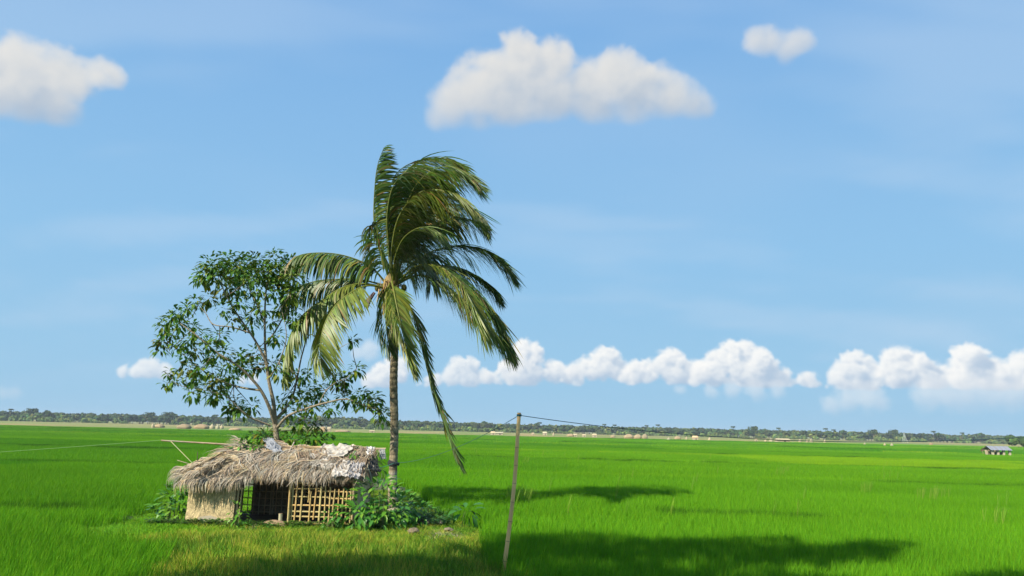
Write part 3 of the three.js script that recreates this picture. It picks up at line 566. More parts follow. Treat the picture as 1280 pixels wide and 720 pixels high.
// ---------------------------------------------------------------- roadside trees beside the photographer: out of view, they throw the shade on the near rice
function roadsideTree(label, puffs, seed) {       // puffs: shadow pixel x, y, height of the puff, radius
  const r = rngOf(seed), P = puffs.map(([px, py, h, rad]) => { const g = ground(px, py, 0.4); return [g.addScaledVector(SUN, (h - 0.4) / SUN.y), rad]; });
  const c = P.reduce((s, [p]) => s.add(p), V(0, 0, 0)).multiplyScalar(1 / P.length), base = V(c.x, 0, c.z); base.y = groundY(base.x, base.z);
  const t = thing('roadside_tree', label, 'tree', base, 'trees along the road'), top = c.clone().sub(base);
  let b = new MB(); const stem = [V(0, -0.1, 0), V(0.1, top.y * 0.3, 0.1), V(-0.1, top.y * 0.55, 0), V(0, top.y * 0.8, 0)];
  b.tube(curve(stem, 14), (q) => lerp(0.32, 0.16, q), 9, [0.16, 0.12, 0.08]); b.build('trunk', M.bark, t);
  P.forEach(([p, rad]) => {
    const q = p.clone().sub(base); b = new MB(); b.tube(curve([stem[2], stem[2].clone().lerp(q, 0.5).add(V(0, 0.8, 0)), q], 10), (k) => lerp(0.12, 0.03, k), 6, [0.16, 0.12, 0.08]); b.build('branch', M.bark, t);
    leafClump(r, q, rad, Math.round(rad * rad * rad * 52 + 140), 0.42, [[0.04, 0.09, 0.015], [0.06, 0.11, 0.018]]).build('leaf_clump', M.leaf, t, q).userData.kind = 'stuff';
  });
}
const up13 = (l, d) => l.map(([x, y, h, q]) => [x, y - d, h, q]);
roadsideTree('roadside tree whose crown shades the rice beyond the bamboo pole', up13([[640, 700, 16.5, 1.6], [700, 690, 17, 1.6], [625, 685, 17, 1.1], [760, 700, 17, 1.7], [820, 695, 16.5, 1.5], [880, 700, 17, 1.6], [940, 692, 17, 1.4], [1000, 702, 17, 1.3], [1055, 700, 17, 1.0], [700, 740, 15.5, 2], [800, 750, 15, 2.2], [900, 750, 15, 2.2], [1000, 760, 15, 2.0], [1100, 690, 17, 0.7], [660, 740, 15.5, 1.7], [640, 780, 14, 2]], 12), 91);
roadsideTree('roadside tree whose crown shades the dry grass before the hut', up13([[300, 715, 16, 1.3], [360, 712, 16, 1.4], [420, 712, 16.4, 1.4], [480, 712, 16.4, 1.4], [530, 712, 16, 1.2], [400, 760, 15, 2], [500, 760, 15, 2], [350, 770, 15, 1.6], [560, 755, 15, 1.3]], 10), 92);
roadsideTree('roadside tree whose crown shades the near right corner of the rice', [[1180, 738, 15, 1.1], [1230, 735, 15, 1.2], [1280, 730, 15, 1.3], [1340, 735, 15, 1.6], [1150, 760, 14, 1.6], [1250, 780, 14, 2.2]], 93);

// ---------------------------------------------------------------- thatched hut
const HUT = V(-6.4, 0.07, -21.15);
const TAN = [[0.36, 0.29, 0.19], [0.42, 0.35, 0.24], [0.30, 0.25, 0.18], [0.46, 0.38, 0.24], [0.27, 0.21, 0.14]];
function dryFrond(seed, len, ll, n, cols, drop = 0.5, back = 0.35) {   // rachis along x, leaflets run down the slope (+z), y is off the roof
  const r = rngOf(seed), b = new MB(), sag = (x) => 0.03 * Math.sin(x * 4 + seed);
  const pts = [0, 1, 2, 3, 4, 5].map((k) => V((k / 5 - 0.5) * len, 0.05, sag(k)));
  b.tube(pts, (t) => lerp(0.018, 0.006, t), 5, vary([0.44, 0.36, 0.22], r, 0.15, 0.05));
  for (let k = 0; k < n; k++) {
    const t = k / n, x = (t - 0.5) * len + (r() - 0.5) * 0.05, l = ll * (0.5 + r() * 0.75), a = back * (1.3 - 0.7 * t) + (r() - 0.5) * 0.8, d = V(Math.sin(a), 0.14 * r(), Math.cos(a)).normalize();
    const q = V(x, 0.03 + r() * 0.04, sag(t * 5)), ps = [q.clone()], cl = (r() - 0.5) * 0.9;
    for (let s = 0; s < 5; s++) { d.add(V(cl * 0.22 - Math.sin(a) * 0.12 * s, -drop * 0.11 * s * (0.4 + r() * 1.2), 0.04)).normalize(); q.addScaledVector(d, l / 5); ps.push(q.clone()); }
    b.ribbon(ps, (u) => (u >= 1 ? 0.004 : (0.017 + 0.010 * Math.sin(k * 1.7)) * (1 - u * 0.6)), V(Math.cos(a), (r() - 0.5) * 1.4, -Math.sin(a)).normalize(), vary(cols[Math.floor(r() * cols.length)], r, 0.45, 0.08));
  }
  return b.geometry();
}
{
  const hut = thing('thatched_hut', 'low field hut with shaggy dried palm thatch, mud wall and bamboo lattice front', 'hut', HUT), r = rngOf(61);
  const WX0 = -2.28, WX1 = 2.2, DZ = -2.3, RY = 1.98, RZ = -1.15, EY = 1.29, EZ = 0.1;
  const put = (b, name, m) => b.build(name, m, hut);
  // earth floor
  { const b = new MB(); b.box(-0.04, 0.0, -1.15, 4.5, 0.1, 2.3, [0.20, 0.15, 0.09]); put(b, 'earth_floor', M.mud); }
  // mud wall, front left: lumpy slab with a ragged straw edge
  const mudWall = (x0, x1, z, h, name, axis = 'x', thick = 0.09, col = [0.68, 0.55, 0.30]) => {
    const b = new MB(), nx = 26, ny = 16;
    for (const f of [1, -1]) { const base = b.p.length / 3; for (let j = 0; j <= ny; j++) for (let i = 0; i <= nx; i++) { const u = lerp(x0, x1, i / nx), y = h * j / ny, d = f * thick / 2 + noise(u * 3, y * 3, z + f) * 0.035, n = 1 + noise(u * 5, y * 6, 9 + z) * 0.2 + noise(u * 14, y * 5, 4 + z) * 0.16; b.v(axis === 'x' ? V(u, y, z + d) : V(z + d, y, u), col.map((c) => c * n), u, y); } for (let j = 0; j < ny; j++) for (let i = 0; i < nx; i++) { const q = base + j * (nx + 1) + i; f > 0 ? b.quad(q, q + 1, q + nx + 2, q + nx + 1) : b.quad(q, q + nx + 1, q + nx + 2, q + 1); } }
    return put(b, name, M.mud);
  };
  mudWall(WX0, -1.0, 0.13, 1.32, 'mud_wall').rotation.x = -0.06;
  mudWall(DZ + 0.06, -0.06, WX0 + 0.03, 1.3, 'mud_wall', 'z');
  mudWall(DZ + 0.06, -0.06, WX1 - 0.03, 1.25, 'mud_wall', 'z');
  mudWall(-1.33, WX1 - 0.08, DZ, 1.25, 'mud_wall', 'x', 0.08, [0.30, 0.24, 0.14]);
  { // straw stalks standing against the mud wall, hanging out of the thatch
    for (let k = 0; k < 26; k++) { const b = new MB(), x = lerp(WX0 + 0.05, -1.05, k / 25) + (r() - 0.5) * 0.05, l = 0.22 + r() * 0.5; b.tube([V(x, 1.2, 0.15), V(x + (r() - 0.5) * 0.06, 1.2 - l * 0.5, 0.185), V(x + (r() - 0.5) * 0.12, 1.2 - l, 0.21)], [0.008, 0.007, 0.004], 4, vary([0.48, 0.37, 0.19], r, 0.25, 0.06)); put(b, 'straw_stalk', M.thatch); }
    const b = new MB();                                                    // washed out plaster patch at the foot
    const pts = [[-1.95, 0.08], [-1.9, 0.22], [-1.6, 0.27], [-1.35, 0.2], [-1.2, 0.1], [-1.3, 0.03], [-1.7, 0.02]], c = b.v(V(-1.6, 0.13, 0.245), [0.62, 0.56, 0.44]);
    const id = pts.map(([x, y]) => b.v(V(x, y, 0.243 - y * 0.06), [0.60, 0.53, 0.40])); id.forEach((q, k) => b.tri(c, q, id[(k + 1) % id.length])); put(b, 'plaster_patch', M.mud);
  }
  // posts
  const cane = (a, b, r0, r1, name, seed, col, seg = 7) => put(bambooGeo([a, b], r0, r1, seg, seed, col), name, M.bamboo);
  cane(V(-0.97, -0.1, 0.06), V(-0.95, 1.3, 0.05), 0.035, 0.032, 'door_post', 3, [0.42, 0.30, 0.15]);
  cane(V(0.47, -0.1, 0.05), V(0.45, 1.36, 0.05), 0.036, 0.032, 'door_post', 4, [0.56, 0.42, 0.17]);
  cane(V(0.53, -0.1, 0.0), V(0.52, 1.36, 0.0), 0.026, 0.024, 'door_post', 14, [0.52, 0.40, 0.17]);
  for (const [x, z] of [[WX0, 0.02], [WX1, 0.02], [WX0, DZ], [WX1, DZ], [-0.7, DZ + 0.06], [0.5, DZ + 0.06]]) cane(V(x, -0.1, z), V(x, 1.3, z), 0.045, 0.04, 'corner_post', 5 + x, [0.36, 0.27, 0.15]);
  cane(V(WX0 - 0.2, 1.24, 0.05), V(WX1 + 0.25, 1.26, 0.05), 0.035, 0.03, 'wall_plate', 7, [0.42, 0.32, 0.17]);
  cane(V(WX0 - 0.2, 1.24, DZ), V(WX1 + 0.25, 1.26, DZ), 0.035, 0.03, 'wall_plate', 8, [0.42, 0.32, 0.17]);
  // bamboo lattice right of the door
  const strip = (a, b, w, name, col, z) => {      // a split bamboo lath with a rounded face
    const m = new MB(), d = b.clone().sub(a), n = V(0, 0, 1), s = d.clone().cross(n).normalize().multiplyScalar(w / 2), cols = vary(col, r, 0.16, 0.1);
    const ring = (p) => [m.v(p.clone().sub(s), cols), m.v(p.clone().addScaledVector(s, -0.5).add(V(0, 0, 0.009)), cols), m.v(p.clone().addScaledVector(s, 0.5).add(V(0, 0, 0.009)), cols), m.v(p.clone().add(s), cols), m.v(p.clone().add(V(0, 0, -0.006)), cols)];
    const A = ring(a), B2 = ring(b); for (let k = 0; k < 5; k++) m.quad(A[k], A[(k + 1) % 5], B2[(k + 1) % 5], B2[k]);
    m.tri(A[0], A[4], A[1]); m.tri(A[1], A[4], A[2]); m.tri(A[2], A[4], A[3]); m.tri(B2[0], B2[1], B2[4]); m.tri(B2[1], B2[2], B2[4]); m.tri(B2[2], B2[3], B2[4]);
    return put(m, name, M.bamboo);
  };
  const LAT = [0.52, 0.38, 0.15], px2x = (p) => (p - 339) / 43.5;
  for (const [p, w, y0, y1] of [[366, 0.045, 0, 1.25], [373, 0.05, 0.1, 1.25], [381, 0.045, 0.65, 1.2], [383, 0.045, 0, 0.95], [389, 0.045, 0.2, 1.1], [395, 0.055, 0, 1.08], [401.5, 0.04, 0, 1.1], [406, 0.04, 0.0, 1.06], [411, 0.045, 0.35, 1.02], [416.5, 0.04, 0.1, 1.02], [422, 0.045, 0.3, 1.04], [427, 0.04, 0, 1.02], [432, 0.04, 0.1, 1.04]]) strip(V(px2x(p) + (r() - 0.5) * 0.03, y0, 0.03), V(px2x(p) + (r() - 0.5) * 0.05, y1, 0.03), w, 'lattice_upright', LAT);
  for (const [y, x0, x1] of [[1.16, 0.5, 1.1], [1.0, 0.5, 1.35], [0.96, 1.2, WX1], [0.8, 0.5, 1.6], [0.76, 1.5, WX1], [0.58, 0.5, WX1], [0.4, 0.5, 1.5], [0.27, 0.5, 1.7], [0.1, 0.5, WX1]]) strip(V(x0, y + (r() - 0.5) * 0.04, 0.012), V(x1, y + (r() - 0.5) * 0.05, 0.012), 0.036 + r() * 0.012, 'lattice_rail', LAT);
  // dim lattice of the back wall seen through the door, open to the field at its left
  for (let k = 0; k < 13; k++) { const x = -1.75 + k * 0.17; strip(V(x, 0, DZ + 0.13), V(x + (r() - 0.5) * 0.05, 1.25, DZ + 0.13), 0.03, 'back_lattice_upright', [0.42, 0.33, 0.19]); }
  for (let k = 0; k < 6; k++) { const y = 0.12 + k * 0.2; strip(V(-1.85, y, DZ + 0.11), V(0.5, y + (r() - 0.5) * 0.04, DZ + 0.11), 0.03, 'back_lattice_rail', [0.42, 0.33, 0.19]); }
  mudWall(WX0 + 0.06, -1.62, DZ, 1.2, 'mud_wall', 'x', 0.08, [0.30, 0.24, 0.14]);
  // low frame and stub post of the doorway
  cane(V(-0.93, 0.97, 0.03), V(-0.78, 0.98, 0.03), 0.02, 0.02, 'door_frame_stub', 21, [0.5, 0.42, 0.17]);
  cane(V(-0.88, 0.2, 0.03), V(-0.87, 0.97, 0.03), 0.022, 0.02, 'door_frame_stub', 22, [0.5, 0.42, 0.17]);
  cane(V(0.25, -0.05, 0.02), V(0.24, 0.34, 0.02), 0.055, 0.052, 'stub_post', 23, [0.46, 0.40, 0.24], 10);
  { const b = new MB(); for (let j = 0; j <= 8; j++) for (let i = 0; i <= 14; i++) { const u = i / 14 * 2 - 1, v = j / 8 * 2 - 1, h = Math.max(0, 1 - u * u) * Math.max(0, 1 - v * v); b.v(V(0.12 + u * 0.5, -0.02 + h * 0.2 + noise(u * 3, v * 3, 2) * 0.02, 0.08 + v * 0.22), [0.42, 0.30, 0.18], u, v); } for (let j = 0; j < 8; j++) for (let i = 0; i < 14; i++) { const q = j * 15 + i; b.quad(q, q + 15, q + 16, q + 1); } put(b, 'mud_sill', M.mud); }
  // roof: a thin under-layer of laid stalks, then fronds in courses
  const XL = -1.45, XR = 2.42;                    // ends of the ridge
  {
    const b = new MB(), c = [0.22, 0.17, 0.11], add = (pts) => { const id = pts.map((p) => b.v(V(...p), c, p[0], p[2])); for (let k = 1; k + 1 < id.length; k++) b.tri(id[0], id[k], id[k + 1]); };
    for (const d of [0, -0.04]) { add([[XL, RY + d, RZ], [XR, RY + d, RZ], [XR + 0.02, EY + d, EZ], [-2.4, EY + d, EZ]]); add([[XL, RY + d, RZ], [-2.4, EY + d, DZ - EZ], [XR, EY + d, DZ - EZ], [XR, RY + d, RZ]]); add([[XL, RY + d, RZ], [-2.4, EY + d, EZ], [-2.4, EY + d, DZ - EZ]]); }
    put(b, 'roof_mat', M.thatch);
  }
  const slopeA = Math.atan2(RY - EY, EZ - RZ), frontQ = new THREE.Quaternion().setFromAxisAngle(V(1, 0, 0), slopeA);
  const hipN = V(-(RY - EY), (XL + 2.62), 0).normalize(), hipQ = new THREE.Quaternion().setFromRotationMatrix(new THREE.Matrix4().makeBasis(V(0, 0, 1), hipN, V(0, 0, 1).cross(hipN)));
  const GREY = [[0.34, 0.29, 0.22], [0.40, 0.345, 0.26], [0.28, 0.235, 0.175], [0.24, 0.19, 0.13]], GOLD = [[0.44, 0.34, 0.19], [0.38, 0.29, 0.16], [0.32, 0.25, 0.15], [0.48, 0.40, 0.26]];
  const gG = [1, 2, 3, 4].map((k) => dryFrond(100 + k, 1.5, 0.6, 110, GREY, 0.5, -0.75)), gT = [1, 2, 3, 4].map((k) => dryFrond(200 + k, 1.3, 0.5, 112, GOLD, 0.45, -0.55)), gE = [1, 2, 3, 4].map((k) => dryFrond(300 + k, 1.5, 0.42, 110, [...GREY, ...GREY, ...GOLD], 2.0, -0.5));
  const frond = (g, p, q, yaw, name = 'thatch_frond') => { const o = new THREE.Mesh(g, M.thatch); o.name = name; o.position.copy(p); o.quaternion.copy(q).multiply(new THREE.Quaternion().setFromAxisAngle(V(0, 1, 0), yaw)); o.castShadow = o.receiveShadow = true; hut.add(o); return o; };
  const onFront = (x, s, lift) => V(x, lerp(RY, EY, s) + lift, lerp(RZ, EZ, s) + lift * 0.4);
  for (const [s, n] of [[0.06, 6], [0.22, 7], [0.38, 8], [0.54, 9], [0.7, 9]]) for (let k = 0; k < n; k++) {
    const x0 = lerp(XL, -2.4, s) + 0.5, x = lerp(x0, XR - 0.45, (k + 0.5 + (r() - 0.5) * 0.5) / n), left = x < -0.7 ? 0.85 : 0.15;
    frond((r() < left ? gT : gG)[Math.floor(r() * 4)], onFront(x, s, 0.02 + r() * 0.07), frontQ, (r() - 0.5) * 0.9);
  }
  for (let k = 0; k < 13; k++) frond(gE[k % 4], onFront(lerp(-2.1, XR - 0.55, (k + r() * 0.6) / 13), 0.8 + r() * 0.12, 0.03 + r() * 0.05), frontQ, (r() - 0.5) * 0.35);
  for (let k = 0; k < 6; k++) frond(gE[k % 4], onFront(lerp(-1.95, -1.3, k / 5), 1.02 + r() * 0.1, 0.0), frontQ, (r() - 0.5) * 0.5);
  for (const [s, n] of [[0.2, 2], [0.4, 3], [0.62, 4], [0.78, 4]]) for (let k = 0; k < n; k++) { const z = RZ + lerp(-1, 1, (k + 0.5) / n) * s * 1.2; frond((s > 0.9 ? gE : gT)[k % 4], V(lerp(XL, -2.4, s), lerp(RY, EY, s) + 0.04, z), hipQ, (r() - 0.5) * 0.4); }
  const backQ = new THREE.Quaternion().setFromAxisAngle(V(0, 1, 0), Math.PI).multiply(frontQ);
  for (const [s, n] of [[0.05, 5], [0.4, 6], [0.8, 7]]) for (let k = 0; k < n; k++) frond(gG[Math.floor(r() * 4)], V(lerp(-1.6, XR - 0.5, (k + 0.5) / n), lerp(RY, EY, s) + 0.04, RZ - s * (EZ - RZ)), backQ, (r() - 0.5) * 0.4);
  // corner where front and hip meet: fronds laid down along the edge, drooping past the eave
  for (let k = 0; k < 6; k++) frond(gE[k % 4], V(lerp(XL, -2.4, 0.45 + k * 0.1), lerp(RY, EY, 0.45 + k * 0.1) + 0.05, lerp(RZ, EZ, 0.45 + k * 0.1)), hipQ.clone().slerp(frontQ, 0.5), (r() - 0.5) * 0.3);
  // right end: brown fronds hung over the gable, leaflets straight down
  const gB = [1, 2, 3].map((k) => dryFrond(400 + k, 0.9, 0.62, 60, [[0.22, 0.16, 0.10], [0.28, 0.21, 0.14], [0.17, 0.12, 0.08], [0.36, 0.30, 0.20]], 0.7, 0.1));
  for (let k = 0; k < 7; k++) frond(gB[k % 3], onFront(1.85 + r() * 0.4, 0.02 + k * 0.11, 0.12), frontQ, (r() - 0.5) * 0.3 - 0.2);
  for (let k = 0; k < 4; k++) frond(gB[k % 3], onFront(XR + 0.02, 0.1 + k * 0.2, 0.04), new THREE.Quaternion().setFromAxisAngle(V(0, 1, 0), Math.PI / 2).multiply(new THREE.Quaternion().setFromAxisAngle(V(1, 0, 0), 1.25)), (r() - 0.5) * 0.3);
  for (let k = 0; k < 16; k++) frond((k % 3 ? gG : gT)[k % 4], onFront(lerp(-1.7, 0.5, r()), 0.2 + r() * 0.5, 0.1 + r() * 0.06), frontQ, (r() - 0.5) * 2.6);
  for (const [x, q, yaw] of [[1.5, 0.52, -0.3], [1.2, 0.66, 0.15], [0.75, 0.3, 0.4]]) frond((q > 0.6 ? gG : gB)[Math.floor(r() * 3)], onFront(x, q, 0.2), frontQ, yaw);
  // long stalks laid along the upper roof
  for (let k = 0; k < 30; k++) { const s = 0.06 + r() * 0.3, x = lerp(0.1, 1.5, r()), l = 0.7 + r() * 0.8, y = (r() - 0.5) * 0.06, a = onFront(x - l / 2, s, 0.15 + r() * 0.05), b2 = onFront(x + l / 2, s + y, 0.15 + r() * 0.05), b = new MB(); b.tube([a, a.clone().lerp(b2, 0.5).add(V(0, 0.02, 0)), b2], [0.013, 0.012, 0.007], 5, vary([0.46, 0.34, 0.18], r, 0.3, 0.06)); put(b, 'laid_stalk', M.thatch); }
  // ridge and weighing poles
  cane(V(-3.75, RY + 0.2, RZ + 0.02), V(0.4, RY + 0.06, RZ), 0.022, 0.03, 'ridge_pole', 31, [0.30, 0.23, 0.14]);
  cane(V(-0.2, RY + 0.08, RZ - 0.06), V(2.82, RY + 0.12, RZ - 0.02), 0.032, 0.022, 'ridge_pole', 32, [0.46, 0.36, 0.2]);
  cane(V(-0.7, RY + 0.13, RZ + 0.14), V(1.7, RY + 0.13, RZ + 0.12), 0.018, 0.016, 'ridge_pole', 33, [0.5, 0.40, 0.22]);
  const RF = (x, q, l) => onFront(x, q, l);
  for (const [a, b, rr, c] of [[V(-3.45, 2.16, -1.1), V(-2.55, 1.58, -0.6), 0.012, [0.32, 0.32, 0.15]], [V(-2.95, 1.66, -0.5), V(-2.4, 1.55, -0.3), 0.011, [0.30, 0.25, 0.14]], [V(-2.9, 1.36, -0.1), V(-2.2, 1.35, 0.1), 0.015, [0.42, 0.32, 0.16]], [V(-2.3, 0.96, 0.34), V(-1.35, 1.46, 0.3), 0.016, [0.5, 0.42, 0.28]], [RF(-1.7, 0.84, 0.14), RF(-0.8, 0.82, 0.14), 0.014, [0.52, 0.44, 0.28]], [V(-2.5, 1.5, -0.8), V(-2.52, 1.9, -0.8), 0.014, [0.12, 0.10, 0.07]], [RF(0.1, 0.5, 0.1), RF(0.2, 0.1, 0.32), 0.026, [0.40, 0.36, 0.29]], [RF(1.2, 0.4, 0.14), RF(2.3, 0.2, 0.16), 0.02, [0.44, 0.36, 0.22]], [RF(0.5, 0.66, 0.14), RF(2.2, 0.66, 0.16), 0.022, [0.4, 0.34, 0.26]], [RF(0.8, 0.6, 0.16), RF(2.1, 0.88, 0.14), 0.02, [0.42, 0.36, 0.27]], [RF(-0.3, 0.55, 0.15), RF(1.5, 0.6, 0.15), 0.016, [0.38, 0.32, 0.25]]]) cane(a, b, rr, rr * 0.7, 'roof_stick', 40 + a.x, c, 5);

  // sheets and sacks lying on the thatch
  const sheet = (name, label, cat, pts, col, amp, seed, group) => {   // four corners (hut axes), crumpled
    const b = new MB(), n = 30, q = rngOf(seed), o = V(...pts[0]).add(HUT);
    for (let j = 0; j <= n; j++) for (let i = 0; i <= n; i++) {
      const u = i / n, v = j / n, p = V(...pts[0]).lerp(V(...pts[1]), u).lerp(V(...pts[3]).lerp(V(...pts[2]), u), v).add(HUT);
      const f = fbm(u * 4.2 + seed, v * 4.2, seed, 5), g = 1 - Math.abs(noise(u * 6 + v * 3 + seed, v * 4 - u * 2, 5)) * 2.4;
      p.add(V(noise(v * 4, seed, u) * 0.12, (f * 0.8 + g * 0.45) * amp, (f * 0.5 + g * 0.35) * amp + noise(u * 5, seed, 3) * 0.05 * v)); b.v(p, col.map((c) => c * (1 + noise(u * 5, v * 5, seed + 2) * 0.16)), u, v);
    }
    for (let j = 0; j < n; j++) for (let i = 0; i < n; i++) { if ((i === 0 || i === n - 1 || j === n - 1) && q() < 0.3) continue; const k = j * (n + 1) + i; b.quad(k, k + n + 1, k + n + 2, k + 1); }
    return tag(b.build(name, M.cloth, null, o), label, cat, group);
  };
  const rc = (...q) => q.map(([x, t, l]) => { const p = onFront(x, t, l + 0.05); return [p.x, p.y, p.z]; });
  sheet('sack_cloth', 'crumpled white sack cloth spread below the ridge of the thatch', 'sack', rc([1.05, 0.02, 0.14], [1.95, 0.02, 0.16], [1.75, 0.5, 0.14], [0.75, 0.52, 0.13]), [0.52, 0.48, 0.41], 0.12, 3);
  sheet('sack_cloth', 'small white cloth lump tucked under a stick in mid thatch', 'sack', rc([1.05, 0.5, 0.14], [1.5, 0.48, 0.15], [1.55, 0.72, 0.14], [1.1, 0.74, 0.13]), [0.56, 0.52, 0.45], 0.12, 5);
  sheet('sack_cloth', 'white sack hanging at the eave beside the green bush', 'sack', rc([1.55, 0.68, 0.16], [2.05, 0.66, 0.17], [2.1, 1.1, 0.1], [1.6, 1.12, 0.08]), [0.56, 0.52, 0.46], 0.12, 7);
  sheet('sack_cloth', 'narrow dirty white cloth strip lying along the thatch above the lattice', 'sack', rc([0.95, 0.72, 0.16], [1.6, 0.8, 0.16], [1.55, 0.95, 0.14], [0.9, 0.84, 0.13]), [0.46, 0.42, 0.36], 0.16, 21);
  sheet('grey_sheet', 'greyish plastic sheet drooping from the eave end of the thatch', 'sheet', rc([2.05, 0.68, 0.16], [2.4, 0.66, 0.14], [2.38, 1.16, 0.08], [2.06, 1.14, 0.1]), [0.40, 0.38, 0.36], 0.1, 9);
  sheet('white_rag', 'white rag caught at the gable end of the ridge', 'rag', rc([2.28, 0.02, 0.12], [2.54, 0.02, 0.1], [2.56, 0.34, 0.06], [2.36, 0.36, 0.1]), [0.70, 0.68, 0.64], 0.08, 11);
  sheet('grey_rag', 'grey rag hanging from the bare end of the ridge pole', 'rag', [[2.62, 2.08, -1.13], [2.8, 2.08, -1.13], [2.86, 1.8, -1.1], [2.68, 1.76, -1.1]], [0.46, 0.47, 0.46], 0.06, 13);
  sheet('black_tarp', 'black tarp scrap at the gable end where the green cord starts', 'tarp', rc([2.4, 0.4, 0.08], [2.68, 0.4, 0.0], [2.84, 0.72, -0.08], [2.54, 0.78, 0.04]), [0.025, 0.03, 0.03], 0.08, 15);
  sheet('clear_sheet', 'bluish plastic sheet draped over the thatch behind the trunk', 'sheet', rc([-0.75, 0.0, 0.26], [-0.45, 0.0, 0.26], [0.0, 0.34, 0.13], [-0.4, 0.36, 0.13]), [0.32, 0.34, 0.37], 0.1, 17);
}

// ---------------------------------------------------------------- shrubs with large leaves
const bigLeaf = [0, 1, 2].map((k) => { const b = new MB(); b.leaf(V(0, 0, 0), V(0, 0, 1), V(0, 1, 0), 0.22 + k * 0.02, 0.085 + k * 0.01, WHITE, 0.2 + k * 0.12, 0.3); return b.geometry(); });
const bushMats = [[0.075, 0.23, 0.018], [0.11, 0.29, 0.022], [0.055, 0.18, 0.016], [0.16, 0.32, 0.025], [0.06, 0.2, 0.03]].map((c) => new THREE.MeshPhysicalMaterial({ color: new THREE.Color().setRGB(...c), roughness: 0.4, transmission: 0.28, thickness: 0, specularIntensity: 0.5, side: THREE.DoubleSide }));
function shrub(name, label, base, blobs, nLeaf, seed, scale = 1, mats = bushMats) {   // blobs: centre from base, radii
  const s = thing(name, label, 'shrub', base), r = rngOf(seed), tot = blobs.reduce((q, b) => q + b[3] * b[4] * b[5], 0);
  for (const [x, y, z, rx, ry, rz] of blobs) {
    const c = V(x, y, z), stems = Math.max(2, Math.round(nLeaf / 12 * rx * ry * rz / tot));
    for (let k = 0; k < stems; k++) { const b = new MB(), e = c.clone().add(V((r() - 0.5) * rx * 1.5, (r() - 0.5) * ry * 1.2, (r() - 0.5) * rz * 1.5)), g = V(x * 0.6 + (r() - 0.5) * 0.3, 0, z * 0.6 + (r() - 0.5) * 0.3); b.tube([g, g.clone().lerp(e, 0.55).add(V(0, 0.1, 0)), e], [0.012, 0.009, 0.004], 5, [0.14, 0.17, 0.05], false); b.build('stem', M.plain, s); }
    const n = Math.max(4, Math.round(nLeaf * rx * ry * rz / tot));
    for (let k = 0; k < n; k++) {
      const u = V(r() - 0.5, r() - 0.45, r() - 0.4).normalize(), q = 0.5 + 0.55 * Math.cbrt(r()), o = new THREE.Mesh(bigLeaf[Math.floor(r() * 3)], mats[Math.floor(r() * mats.length)]);
      o.name = 'leaf'; o.position.copy(c).add(V(u.x * rx * q, u.y * ry * q, u.z * rz * q)); if (o.position.y < 0.03) o.position.y = 0.03 + r() * 0.06;
      const d = u.clone().add(V((r() - 0.5) * 0.9, -0.15 + (r() - 0.5) * 0.6, 0.25 + (r() - 0.5) * 0.7)).normalize();
      o.quaternion.setFromRotationMatrix(new THREE.Matrix4().lookAt(d, V(0, 0, 0), V((r() - 0.5) * 0.6, 1, 0.3 + (r() - 0.5) * 0.5))); o.scale.setScalar(scale * (0.75 + r() * 0.5)); o.castShadow = o.receiveShadow = true; s.add(o);
    }
  }
}
